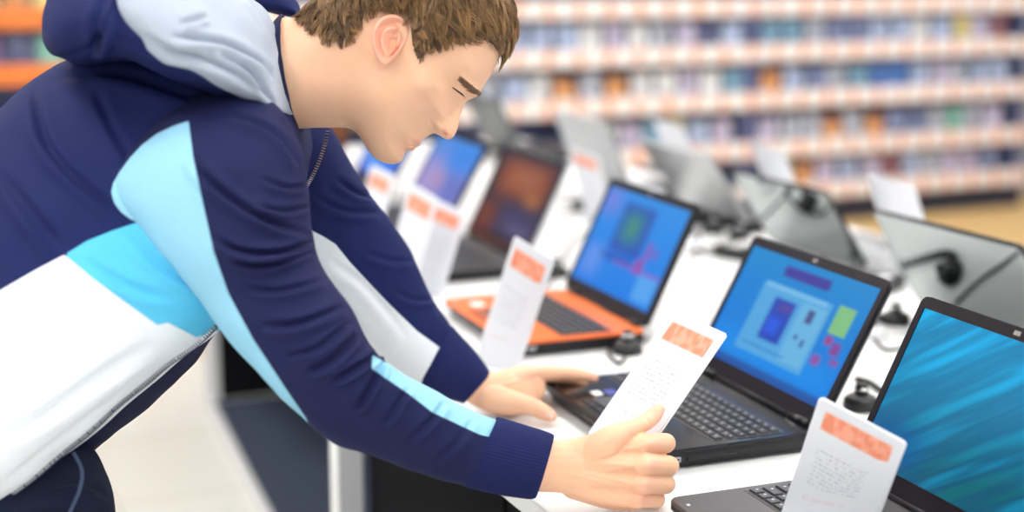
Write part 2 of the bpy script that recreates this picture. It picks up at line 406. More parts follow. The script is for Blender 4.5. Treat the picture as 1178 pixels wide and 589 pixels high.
def make_laptop(name, loc, yaw, lid_deg, W=.375, D=.265, L=.24, h=.030, mb=None, mdeck=None, mlid=None, mbez=None, mscr=None, mkey=None, detail=2, numpad=True, sill=.052, pad_y=.03, t=.009, rim=False):
    """local frame: x from the user's edge to the hinge, y to the user's left"""
    r = empty(name, loc, yaw)
    mb = mb or m_blk2; mdeck = mdeck or mb; mlid = mlid or m_blk; mbez = mbez or m_bez
    out = [(x+D/2, y) for x, y in rrect(W, D, .016)]
    b = MB()
    lo = [(x*.97+D/2*.03+.006, y*.975) for x, y in out]
    # tapered lower shell, then a thin deck
    n = len(out); zl = [(.003, lo), (.008, lo), (h*.62, out), (h-.006, out)]
    V = [(p[0], p[1], z) for z, o in zl for p in o]; Fc = []
    for k in range(len(zl)-1):
        for j in range(n): Fc.append((k*n+j, k*n+(j+1) % n, (k+1)*n+(j+1) % n, (k+1)*n+j))
    Fc += [tuple(range(n))[::-1], tuple((len(zl)-1)*n+j for j in range(n))]
    b.add(V, Fc)
    for fx in (.03, D-.03):
        for fy in (-W/2+.04, W/2-.04): b.lathe([(.008, 0), (.008, .0045)], (fx, fy, -.0005), 12)
    base = b.build('base', mb, r)
    dk = MB().prism([(x, y) for x, y in out], h-.006, h, ins=.002).build('palm_rest', mdeck, r)
    # keyboard
    kx0, kx1 = D*.40, D-sill; ky0, ky1 = -W/2+.016, W/2-.016
    MB().box(kx0-.003, ky0-.003, h-.002, kx1+.003, ky1+.003, h+.0006, bev=.0005).build('keyboard_tray', m_key if mdeck is not m_or else m_blk2, dk)
    kb = MB(); rows = 6; cols = 18 if numpad else 15
    rh = (kx1-kx0)/rows; cw = (ky1-ky0)/cols
    for i in range(rows):
        x0 = kx1-(i+1)*rh; hgt = rh*.82 if i else rh*.7
        y = ky1; j = 0
        while y > ky0+.004:
            wd = cw
            if i == rows-1 and abs(j-4) < .5: wd = cw*5
            elif j == 0 and i in (2, 3, 4): wd = cw*(1.3+.2*(i-2))
            wd = min(wd, y-ky0)
            g = .0011; zt = h+.0034
            a = (x0+g, y-wd+g, x0+hgt, y-g); q = .0016
            kb.add([(a[0], a[1], h), (a[2], a[1], h), (a[2], a[3], h), (a[0], a[3], h), (a[0]+q, a[1]+q, zt), (a[2]-q*.6, a[1]+q, zt), (a[2]-q*.6, a[3]-q, zt), (a[0]+q, a[3]-q, zt)],
                   [(0, 1, 5, 4), (1, 2, 6, 5), (2, 3, 7, 6), (3, 0, 4, 7), (4, 5, 6, 7)], 0)
            if detail > 1 and wd < cw*2.5:
                lx = x0+hgt*.55; ly = y-wd*.36
                kb.add([(lx, ly-.0022, zt+.0002), (lx+.0032, ly-.0022, zt+.0002), (lx+.0032, ly+.0014, zt+.0002), (lx, ly+.0014, zt+.0002)], [(0, 1, 2, 3)], 1)
            y -= wd; j += 1
    kb.build('keyboard', [mkey or m_key, m_leg_w], r)
    px0, px1 = D*.10, D*.34
    tp = MB(); tp.prism([(x+(px0+px1)/2, y+pad_y) for x, y in rrect(.088, px1-px0-.014, .004)], h-.001, h+.0006, ins=.0003)
    tp.build('touchpad', m_pad, dk)
    for s in (-1, 1):
        MB().box(px0-.012, pad_y+(s*.022)-.020, h-.001, px0-.002, pad_y+(s*.022)+.020, h+.0012, bev=.0006).build('touchpad_button', m_blk2, dk)
    if detail > 1:
        MB().box(-.0006, -.03, h*.66, .004, .03, h*.80, bev=.001).build('front_latch', m_blk, base)
        MB().box(.035, -W/2-.0008, .012, .049, -W/2+.004, .0195, bev=.0006).build('usb_port', m_metal, base)
        MB().box(.037, -W/2-.0012, .0145, .047, -W/2+.003, .017).build('port_slot', m_black, base)
        MB().box(.060, -W/2-.0006, .011, .20, -W/2+.004, .021, bev=.0008).build('disc_drive', m_blk2, base)
        MB().box(.12, -W/2-.0012, .014, .135, -W/2+.003, .0165, bev=.0005).build('eject_button', m_blk, base)
        MB().lathe([(.0035, 0), (.0035, .0015), (.002, .002)], (.012, W/2-.035, h-.0005), 12).build('status_light', m_chrome, dk)
    # lid
    la = math.radians(lid_deg); hx, hz = D-.004, h+.004
    T = Matrix(((math.cos(la), 0, -math.sin(la), hx), (0, 1, 0, 0), (math.sin(la), 0, math.cos(la), hz), (0, 0, 0, 1)))
    # lid frame: x up the lid, y across, z = out of the screen towards the user
    o2 = [(x+L/2, y) for x, y in rrect(W, L, .012)]
    lid = MB().prism(o2, -t+.0005, -.0003, T=T, ins=.0028).build('lid', mlid, r)
    if rim:
        rp = [T @ Vector((p[0], p[1], -t*.5)) for p in o2]
        MB().tube(rp+[rp[0]], .0042, 8).build('lid_rim', m_blk, lid, True)
    # bezel: four bars round the panel
    bz = MB(); s0, s1, sw = .026, .017, .013
    ou = [(x+L/2, y) for x, y in rrect(W-.003, L-.003, .011)]
    inn = []
    X0, X1, Y0, Y1 = s0, L-s1, -W/2+sw, W/2-sw
    cx, cy = (X0+X1)/2, 0
    for p in ou:
        d = (p[0]-cx, p[1]-cy); k = min((X1-cx)/abs(d[0]) if abs(d[0]) > 1e-9 else 9, (Y1-cy)/abs(d[1]) if abs(d[1]) > 1e-9 else 9)
        inn.append((cx+d[0]*k, cy+d[1]*k))
    n = len(ou)
    # make sure the four inner corners are there
    cor = [(X1, Y1), (X0, Y1), (X0, Y0), (X1, Y0)]
    for c in cor:
        k = min(range(n), key=lambda i: (inn[i][0]-c[0])**2+(inn[i][1]-c[1])**2); inn[k] = c
    V = [(p[0], p[1], 0) for p in ou]+[(p[0], p[1], .0022) for p in ou]+[(p[0], p[1], .0022) for p in inn]+[(p[0], p[1], .0002) for p in inn]
    Fc = []
    for k in range(3):
        for j in range(n): Fc.append((k*n+j, k*n+(j+1) % n, (k+1)*n+(j+1) % n, (k+1)*n+j))
    bz.add([T @ Vector(v) for v in V], Fc); bz.build('bezel', mbez, lid)
    P = [T @ Vector(v) for v in ((X0-.001, Y1+.001, .0006), (X0-.001, Y0-.001, .0006), (X1+.001, Y0-.001, .0006), (X1+.001, Y1+.001, .0006))]
    me = bpy.data.meshes.new('screen'); me.from_pydata([tuple(p) for p in P], [], [(0, 1, 2, 3)]); uvl = me.uv_layers.new(name='UVMap')
    for k, u in enumerate(((0, 0), (1, 0), (1, 1), (0, 1))): uvl.data[k].uv = u
    me.materials.append(mscr or m_blk); so = bpy.data.objects.new('screen', me); COL.objects.link(so); so.parent = lid
    if detail > 1:
        MB().box(L-.012, -.006, .0018, L-.006, .006, .0027, T=T, bev=.0003).build('webcam', m_chrome, lid)
    hg = MB()
    for s in (-1, 1):
        MB().tube([(hx, s*W*.36-.025, hz-.001), (hx, s*W*.36+.025, hz-.001)], .0065, 12).build('hinge', m_blk, r, True)
    MB().tube([(hx+.001, -W*.27, hz-.002), (hx+.001, W*.27, hz-.002)], .0055, 12).build('hinge_cover', m_blk2, r, True)
    return r

scrA = screen_mat('screen_program_window', (.0, .20, .80), (.0, .26, .66), [
    (.0, .0, 1, .075, (.01, .05, .28), .02, .9), (.02, .07, .98, .30, (.0, .33, .95), .10, .5),
    (.22, .16, .76, .76, (.10, .42, .78), .015, .9), (.24, .72, .72, .76, (.25, .6, .9), .012, .6), (.56, .2, .74, .70, (.16, .50, .80), .015, .8), (.35, .30, .52, .66, (.01, .05, .50), .02, .95),
    (.37, .36, .47, .50, (.02, .12, .85), .03, .8), (.40, .56, .50, .63, (.10, .06, .35), .02, .8), (.32, .84, .68, .93, (.05, .03, .33), .02, .95), (.62, .55, .67, .66, (.05, .05, .22), .015, .9), (.60, .40, .63, .44, (.05, .1, .4), .01, .8), (.66, .36, .69, .42, (.05, .1, .4), .01, .8),
    (.80, .55, .92, .78, (.24, .58, .22), .015, .95), (.81, .46, .86, .53, (.45, .02, .15), .02, .8), (.87, .40, .93, .50, (.30, .02, .25), .02, .8), (.78, .28, .84, .36, (.40, .02, .2), .025, .7), (.90, .33, .96, .38, (.35, .02, .2), .02, .6),
    (.05, .35, .16, .80, (.0, .22, .75), .06, .6), (.26, .22, .60, .24, (.02, .2, .6), .01, .6), (.02, .02, .05, .05, (.5, .7, .9), .01, .8)], 1.0)
scrO = screen_mat('screen_blue_picture', (.0, .22, .85), (.03, .30, .85), [
    (.28, .40, .66, .90, (.02, .07, .50), .05, .9), (.33, .50, .58, .84, (.04, .24, .30), .10, .95), (.42, .6, .5, .75, (.08, .36, .18), .05, .6), (.0, .72, .2, 1, (.22, .22, .75), .12, .7), (.20, .30, .62, .38, (.01, .07, .45), .03, .7),
    (.72, .42, .76, .60, (.40, .01, .30), .03, .8), (.66, .28, .74, .42, (.45, .01, .25), .04, .8), (.80, .46, .84, .56, (.30, .04, .40), .03, .7), (.05, .1, .25, .4, (.20, .35, .90), .1, .6), (.75, .05, .97, .3, (.15, .5, .95), .03, .6), (.4, .3, .98, .33, (.35, .1, .55), .02, .7)], 1.0)
scrB = screen_mat('screen_brown_reflection', (.02, .018, .03), (.05, .03, .05), [  # orange-brown reflection on a dark glossy screen, painted in as its glow
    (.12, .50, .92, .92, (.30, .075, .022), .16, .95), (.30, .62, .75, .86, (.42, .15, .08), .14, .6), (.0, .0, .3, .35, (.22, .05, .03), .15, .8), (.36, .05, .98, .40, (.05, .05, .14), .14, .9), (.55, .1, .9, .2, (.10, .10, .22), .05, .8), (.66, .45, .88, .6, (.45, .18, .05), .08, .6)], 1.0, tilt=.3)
scrC = screen_mat('screen_lilac_picture', (.30, .26, .62), (.05, .28, .80), [
    (.0, .0, .45, .6, (.42, .34, .68), .2, .8), (.45, .55, .95, .95, (.02, .25, .85), .12, .9), (.3, .25, .55, .5, (.5, .28, .42), .1, .6), (.6, .1, 1, .5, (.10, .16, .55), .1, .7)], 1.0)
scrD = screen_mat('screen_bright_blue', (.0, .16, .85), (.0, .28, .95), [(.1, .1, .6, .5, (.1, .4, 1.), .2, .7)], 1.0)
scrR = screen_mat('screen_light_rays', (.0, .15, .19), (.0, .52, 1.0), [
    (.0, .0, .30, .30, (.0, .10, .34), .12, .8)], 1.0,
    streak=(math.radians(52), (1.6, .15, 1), [(.36, .52, (.0, .07, .19), .6), (.52, .66, (.0, .40, .74), .5), (.62, .74, (.0, .16, .24), .5)]), tilt=-.35)
yaw = math.radians(-2.4)
def front(name, hx, hy, yaw_, lid, D=.265, **k):
    """placed by the middle of its hinge"""
    return make_laptop(name, (hx-D*math.cos(yaw_), hy-D*math.sin(yaw_), TZ), yaw_, lid, D=D, **k)
A = front('laptop', 1.234, 1.905, yaw, 61.4, W=.384, L=.236, D=.272, mscr=scrA, mb=m_blk2, mdeck=m_blk, detail=2)
tag(A, 'black laptop with a blue program window, touched by both hands of the man', 'laptop', 'laptops in the front row')
MB().box(.045, .085, .0300, .060, .108, .0306).build('paper_sticker', m_sticker, A)
MB().box(.066, .082, .0300, .085, .108, .0306).build('badge_sticker', m_stblue, A)
O = front('laptop', 1.291, 2.521, yaw, 64.5, W=.372, L=.243, mscr=scrO, mdeck=m_or, mb=m_blk2, mlid=m_blk2, mbez=m_blk2, numpad=False, sill=.062)
tag(O, 'laptop with an orange keyboard deck and a blue screen', 'laptop', 'laptops in the front row')
MB().box(.035, .10, .0300, .060, .135, .0306).build('paper_sticker', m_sticker, O)
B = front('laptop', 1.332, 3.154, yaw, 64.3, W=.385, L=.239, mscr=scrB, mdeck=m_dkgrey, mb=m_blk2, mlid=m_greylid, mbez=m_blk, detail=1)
tag(B, 'dark laptop with a brown reflection painted on its screen, behind the orange laptop', 'laptop', 'laptops in the front row')
Cl = front('laptop', 1.345, 3.657, yaw, 60, W=.37, L=.231, mscr=scrC, mdeck=m_blk2, detail=1)
tag(Cl, 'laptop with a lilac and blue screen just below the tip of the nose', 'laptop', 'laptops in the front row')
Dl = front('laptop', 1.375, 4.20, yaw, 62, W=.37, L=.231, mscr=scrD, mdeck=m_blk2, detail=1)
tag(Dl, 'laptop with a plain bright blue screen seen under the chin', 'laptop', 'laptops in the front row')
El = front('laptop', 1.40, 4.78, yaw, 66, W=.37, L=.231, mscr=m_blk, mdeck=m_blk2, detail=1)
tag(El, 'black laptop with a dark screen under the neck, farthest of the front row', 'laptop', 'laptops in the front row')
Rl = front('laptop', 1.150, 1.366, yaw, 63.9, W=.38, L=.252, mscr=scrR, mdeck=m_dkgrey, mb=m_blk2, mbez=m_bez, mlid=m_blk, pad_y=.055, sill=.045)
tag(Rl, 'grey laptop with blue-green light rays on its screen, nearest the right edge', 'laptop', 'laptops in the front row')
def back(hx, hy, yw, lid, D=.26, **k):
    y2 = PI+yw
    return make_laptop('laptop', (hx-D*math.cos(y2), hy-D*math.sin(y2), TZ), y2, lid, D=D, **k)
G = 'laptops in the back row, lids towards us'
tag(back(1.882, 2.12, 0, 57, W=.40, L=.225, rim=True, mlid=m_glosslid, mdeck=m_silver, detail=1), 'laptop seen from behind with a mirror-like grey lid, above the grey laptop with light rays', 'laptop', G)
tag(back(1.985, 2.82, .02, 56, W=.365, L=.205, rim=True, mlid=m_glosslid, mdeck=m_silver, mb=m_silver, mkey=m_greylid, detail=1), 'laptop seen from behind with a glossy lid, just behind the black laptop', 'laptop', G)
tag(back(2.055, 3.38, .02, 53, W=.345, L=.226, mlid=m_silver, detail=1), 'laptop seen from behind with a silver lid, behind the orange laptop', 'laptop', G)
tag(back(1.95, 3.80, -.03, 68, W=.36, L=.235, mlid=m_greylid, detail=1), 'laptop seen from behind with a light grey lid, left of the silver one', 'laptop', G)
tag(back(2.07, 4.80, -.03, 61, W=.36, L=.215, mlid=m_charlid, detail=1), 'laptop seen from behind with a charcoal lid, beside the tip of the nose', 'laptop', G)

# ------------------------------------------------------------------ price cards
def card_mat(nm, header, seed, back_=False):
    m, nt, b = newmat(nm); b.inputs['Roughness'].default_value = .4; b.inputs['Specular IOR Level'].default_value = .25
    tc = nt.nodes.new('ShaderNodeTexCoord'); sp = nt.nodes.new('ShaderNodeSeparateXYZ'); nt.links.new(tc.outputs['UV'], sp.inputs[0])
    u, v = sp.outputs[0], sp.outputs[1]
    def rect(u0, v0, u1, v1, s=.012):
        return math_node(nt, 'MULTIPLY', math_node(nt, 'MULTIPLY', ramp(nt, u, u0-s, u0+s), ramp(nt, u, u1+s, u1-s)), math_node(nt, 'MULTIPLY', ramp(nt, v, v0-s, v0+s), ramp(nt, v, v1+s, v1-s)))
    cur = (.74, .75, .79)
    if not back_:
        n = nt.nodes.new('ShaderNodeTexNoise'); n.inputs['Scale'].default_value = 9; n.inputs['Detail'].default_value = 1; nt.links.new(tc.outputs['UV'], n.inputs['Vector'])
        hc = mix_node(nt, ramp(nt, n.outputs['Fac'], .4, .62), srgb(236, 142, 110), srgb(243, 166, 140))
        # rows of small illegible print
        rows = math_node(nt, 'LESS_THAN', math_node(nt, 'FRACT', math_node(nt, 'MULTIPLY', v, 30)), .42)
        wn = nt.nodes.new('ShaderNodeTexNoise'); wn.inputs['Scale'].default_value = 1; wn.inputs['Detail'].default_value = 1
        mp = nt.nodes.new('ShaderNodeMapping'); mp.inputs['Scale'].default_value = (38, 30, 1); mp.inputs['Location'].default_value = (seed, 0, 0)
        nt.links.new(tc.outputs['UV'], mp.inputs['Vector']); nt.links.new(mp.outputs[0], wn.inputs['Vector'])
        tx = math_node(nt, 'MULTIPLY', math_node(nt, 'MULTIPLY', rows, ramp(nt, wn.outputs['Fac'], .47, .56)), rect(.14, .36, .74, .66))
        cur = mix_node(nt, math_node(nt, 'MULTIPLY', tx, .45), cur, (.25, .27, .36))
        t2 = math_node(nt, 'MULTIPLY', ramp(nt, wn.outputs['Fac'], .42, .56), rect(.14, .235, .62, .265))
        cur = mix_node(nt, math_node(nt, 'MULTIPLY', t2, .3), cur, (.75, .35, .35))
        cur = mix_node(nt, rect(.10, .79, .90, .93) if header else 0., cur, hc)
    if isinstance(cur, tuple): b.inputs['Base Color'].default_value = (*cur, 1)
    else: nt.links.new(cur, b.inputs['Base Color'])
    return m
m_cardback = card_mat('card_back', False, 0, True)
m_acryl = mat('clear_acrylic_edge', (.85, .87, .92), .08, coat=.5)
def price_card(TL, TR, BL, BR, seed, base=TZ, back=None, foot=True, th=.0016, header=True, label='', facing_back=False, rough=0):
    """a card in a clear stand; corners in metres"""
    TL, TR, BL, BR = [Vector(p) for p in (TL, TR, BL, BR)]
    o = (BL+BR)/2; r = empty('price_card', o)
    e = (TR-TL).normalized(); up = (TL-BL).normalized(); n = e.cross(up).normalized()   # towards the reader
    def slab(name, q, off, t_, mats, parent, uvface):
        rv = []
        for s in (off, off-t_):
            for p in q: rv.append(p-o+n*s)
        # rounded corners are too small to show beyond a cut: keep a 4-corner slab with trimmed tips
        me = bpy.data.meshes.new(name)
        P = []; UVs = []
        cut = .035
        cc = ((0, 0), (1, 0), (1, 1), (0, 1))
        def bl(u, v): return (q[0]*(1-u)*(1-v)+q[1]*u*(1-v)+q[2]*u*v+q[3]*(1-u)*v)-o
        asp = (q[1]-q[0]).length/(q[3]-q[0]).length
        for (u, v) in ((cut, 0), (1-cut, 0), (1, cut*asp), (1, 1-cut*asp), (1-cut, 1), (cut, 1), (0, 1-cut*asp), (0, cut*asp)):
            P.append(bl(u, v)); UVs.append((u, v))
        V = [tuple(p+n*off) for p in P]+[tuple(p+n*(off-t_)) for p in P]; k = len(P)
        Fc = [tuple(range(k)), tuple(range(2*k-1, k-1, -1))]+[(j, k+j, k+(j+1) % k, (j+1) % k) for j in range(k)]
        me.from_pydata(V, [], Fc); ul = me.uv_layers.new(name='UVMap')
        for pl_ in me.polygons:
            for li in pl_.loop_indices: ul.data[li].uv = UVs[me.loops[li].vertex_index % k]
        for mm in mats: me.materials.append(mm)
        for pl_ in me.polygons: pl_.material_index = 0 if pl_.index == 0 else len(mats)-1
        ob = bpy.data.objects.new(name, me); COL.objects.link(ob); ob.parent = parent; return ob
    slab('printed_card', [BL, BR, TR, TL], 0, .0012, [back or card_mat('card_print', header, seed, not header), back or m_cardback], r, 0)
    ins = .004
    slab('holder_back', [BL-e*.002, BR+e*.002, TR+e*.002+up*.001, TL-e*.002+up*.001], -.0013, .0016, [back or m_acryl], r, 0)
    if foot:
        d = Vector((n.x, n.y, 0)).normalized()*.032
        zt = base+.0012
        b0 = Vector((BL.x, BL.y, zt))+n*.001; b1 = Vector((BR.x, BR.y, zt))+n*.001
        for p in (b0, b1): p.z = zt
        q = [b0, b1, b1+d, b0+d]
        V = [tuple(p-o) for p in q]+[tuple(p-o+Vector((0, 0, .0018))) for p in q]
        mkobj('holder_foot', V, [(0, 1, 2, 3), (4, 5, 6, 7), (0, 1, 5, 4), (1, 2, 6, 5), (2, 3, 7, 6), (3, 0, 4, 7)], m_acryl, r, False)
    return tag(r, label, 'price card', 'price cards on the table')
HELD = dict(TL=W(775, 357, 2.037), TR=W(835, 384, 1.970), BL=W(676, 500, 1.999))
HELD['BR'] = HELD['BL']+HELD['TR']-HELD['TL']
price_card(HELD['TL'], HELD['TR'], HELD['BL'], HELD['BR'], 1.3, foot=False, label='white price card with an orange header held in the right hand of the man')
def stand_card(tl, tr, bl, D, seed, label, base=TZ):
    TL, TR, BL = W(*tl, D[0]), W(*tr, D[1]), W(*bl, D[2])
    s = (base+.004-TL[2])/(BL[2]-TL[2]); BL = TL+(BL-TL)*s
    BR = TR+(BL-TL); s = (base+.004-TR[2])/(BR[2]-TR[2]); BR = TR+(BR-TR)*s
    return price_card(TL, TR, BL, BR, seed, base=base, label=label)
stand_card((944, 458), (1041, 510), (897, 600), (1.706, 1.666, 1.80), 2.7, 'white price card with an orange header standing on the grey laptop with light rays', base=TZ+.0345)
stand_card((592, 272), (636, 300), (547, 413), (2.559, 2.492, 2.625), 3.9, 'white price card with an orange header standing on the orange laptop side')
stand_card((472, 211), (503, 229), (446, 300), (3.12, 3.05, 3.16), 4.1, 'left one of two price cards side by side before the brown-screen laptop')
stand_card((500, 229), (535, 245), (473, 322), (3.177, 3.109, 3.205), 5.2, 'right one of two price cards side by side before the brown-screen laptop')
stand_card((427, 190), (453, 202), (404, 283), (3.49, 3.42, 3.525), 6.6, 'small price card with an orange header beside the far arm under the chin')
def back_card(tl, tr, br, D, w, label, rev=True, header=False, back=None):
    TL, TR = W(*tl, D[0]), W(*tr, D[1]); BR = W(*br, D[2])
    s = (TZ+.004-TR[2])/(BR[2]-TR[2]); BR = TR+(BR-TR)*s; BL = BR+(TL-TR); s = (TZ+.004-TL[2])/(BL[2]-TL[2]); BL = TL+(BL-TL)*s
    if rev: return price_card(TR, TL, BR, BL, 7, label=label, header=header, back=back)
    return price_card(TL, TR, BL, BR, 7, label=label, header=header)
back_card((998, 199), (1052, 214), (1066, 262), (3.22, 3.14, 3.17), .1, 'blank back of a white card rising behind the mirror-like grey laptop lid')
back_card((863, 164), (901, 174), (925, 235), (3.80, 3.73, 3.76), .1, 'blank back of a white card rising behind the glossy lid in mid back row')
back_card((753, 137), (785, 144), (798, 178), (4.58, 4.50, 4.54), .1, 'blank back of a pale card rising behind the silver laptop lid')
back_card((655, 170), (687, 181), (702, 245), (4.05, 3.97, 4.0), .1, 'white card with an orange header between the brown-screen laptop and the silver lid', rev=False, header=True)
back_card((722, 206), (761, 219), (768, 240), (3.55, 3.48, 3.50), .1, 'small card with an orange header showing above the screen of the orange laptop', rev=False, header=True)
back_card((541, 112), (562, 121), (580, 170), (5.6, 5.5, 5.55), .1, 'beige blurred card beside the charcoal laptop lid near the nose', rev=True, header=False, back=mat('beige_card', srgb(228, 200, 160), .5))

# ------------------------------------------------------------------ alarm sensors and cables along the middle of the table
m_rub = mat('black_rubber', (.015, .015, .016), .45)
def sensor(x, y, lab, white=False):
    r = empty('alarm_sensor', (x, y, TZ+.0005), rnd.uniform(0, 6))
    MB().lathe([(.026, 0), (.028, .004), (.026, .016), (.018, .022), (.002, .023)], (0, 0, 0), 20).build('puck', m_leg if white else m_rub, r, True)
    MB().lathe([(.010, .022), (.011, .026), (.009, .040), (.002, .042)], (0, 0, 0), 14).build('plug', m_rub, r, True)
    MB().lathe([(.0115, .030), (.0115, .034)], (0, 0, 0), 14).build('ring', m_chrome, r, True)
    return tag(r, lab, 'alarm sensor', 'alarm sensors in the middle of the table')
def cable(pts, lab, r=.0028, coil=False):
    P = catmull(pts, 60)
    if coil:
        Q = []; n = 260; PP = catmull(pts, n)
        for i in range(n):
            a = i*.9; Q.append(PP[i]+np.array([math.cos(a)*.007, 0, .008+math.sin(a)*.007]))
        P = Q
    o = MB().tube(P, r, 6).build('security_cable', m_rub, None, True)
    return tag(o, lab, 'cable', 'cables in the middle of the table')
def zp(px, py, z=TZ+.004): return onz(px, py, z)
SE = [(1030, 372, 'black alarm sensor under the mirror-like grey lid', 0), (1004, 388, 'white alarm sensor between the black laptop and the grey laptop', 1), (820, 268, 'black alarm sensor at the foot of the silver lid', 0),
      (800, 285, 'white alarm sensor between the orange laptop screen and the black laptop', 1), (945, 318, 'black alarm sensor at the foot of the glossy lid', 0), (640, 318, 'black alarm sensor beside the left edge of the orange laptop screen', 0),
      (690, 262, 'black alarm sensor behind the dark brown-screen laptop', 0), (990, 470, 'black alarm sensor at the back of the black laptop near its hinge', 0), (850, 275, 'black alarm sensor right of the one at the silver lid', 0), (722, 406, 'black alarm sensor at the right side of the orange laptop', 0)]
for x, y, l, w in SE:
    p = onz(x, y, TZ); sensor(p[0], p[1], l, w)
def cz(*pts): return [zp(*p) for p in pts]
cable(cz((1004, 388), (1020, 402), (1048, 396), (1060, 380), (1072, 372)), 'black cable looping below the mirror-like grey lid', .003)
cable(cz((985, 436), (1000, 440), (1018, 452), (1040, 462)), 'black cable between the black laptop and the grey laptop', .005)
cable(cz((1030, 372), (1004, 368), (984, 348), (974, 328), (960, 314)), 'black cable running from under the mirror lid to the glossy lid', .003, True)
cable(cz((800, 285), (815, 292), (835, 285), (850, 275)), 'short black cable beside the silver lid', .003)
cable(cz((830, 262), (800, 258), (770, 262), (750, 282)), 'black coiled cable running behind the orange laptop', .003, True)
cable(cz((640, 318), (625, 330), (610, 322), (600, 335)), 'black cable at the left of the orange laptop screen', .003)
cable(cz((722, 406), (712, 418), (700, 402), (730, 396), (745, 388)), 'black cable curled at the right side of the orange laptop', .003)
cable(cz((690, 262), (670, 270), (655, 285), (640, 318)), 'black cable between the dark brown-screen laptop and the orange laptop', .003)

def power_brick(px, py, rz, lab):
    p = onz(px, py, TZ); r = empty('power_adapter', (p[0], p[1], TZ+.0008), rz)
    MB().prism(rrect(.048, .105, .008), 0, .028, ins=.004).build('case', m_rub, r, True)
    MB().box(-.02, -.012, .0275, .02, .012, .0284).build('rating_sticker', m_sticker, r)
    P = catmull([(.052, 0, .014), (.075, .005, .012), (.10, .03, .005), (.09, .06, .004), (.05, .075, .004)], 40); MB().tube(P, .0026, 6).build('lead', m_rub, r, True)
    P = catmull([(-.052, 0, .014), (-.08, -.01, .010), (-.10, .02, .004), (-.08, .05, .004)], 40); MB().tube(P, .003, 6).build('lead', m_rub, r, True)
    return tag(r, lab, 'power adapter', 'power adapters in the middle of the table')
power_brick(1018, 334, .5, 'black power adapter between the two mirror-like grey lids')
power_brick(846, 297, 1.9, 'black power adapter behind the top edge of the black laptop')
power_brick(672, 240, .9, 'black power adapter behind the brown-screen laptop')
power_brick(740, 264, 2.6, 'black power adapter at the foot of the silver lid')
# ------------------------------------------------------------------ the man: surface tools
def poly_dist(px, py, poly, closed=False):
    """distance of points to a polyline, with the sign of the side and the place along it"""
    P = np.asarray(poly, float); A = P; B = np.roll(P, -1, 0)
    if not closed: A = P[:-1]; B = P[1:]
    best = np.full(px.shape, 1e9); sg = np.zeros(px.shape); along = np.zeros(px.shape); n = len(A)
    for i in range(n):
        d = B[i]-A[i]; L2 = d@d+1e-12
        t = np.clip(((px-A[i, 0])*d[0]+(py-A[i, 1])*d[1])/L2, 0, 1)
        qx = px-A[i, 0]-t*d[0]; qy = py-A[i, 1]-t*d[1]; q = np.hypot(qx, qy)
        k = q < best; best = np.where(k, q, best); sg = np.where(k, np.sign(d[0]*qy-d[1]*qx), sg); along = np.where(k, (i+t)/n, along)
    return best, sg, along
def inside(px, py, poly):
    P = np.asarray(poly, float); r = np.zeros(px.shape, bool); n = len(P); j = n-1
    for i in range(n):
        c = ((P[i, 1] > py) != (P[j, 1] > py)) & (px < (P[j, 0]-P[i, 0])*(py-P[i, 1])/(P[j, 1]-P[i, 1]+1e-12)+P[i, 0]); r ^= c; j = i
    return r
def sdf(px, py, poly):
    d, _, _ = poly_dist(px, py, poly, True)
    return np.where(inside(px, py, poly), d, -d)
def smooth_poly(P, n=10):
    return catmull(P, len(P)*n)
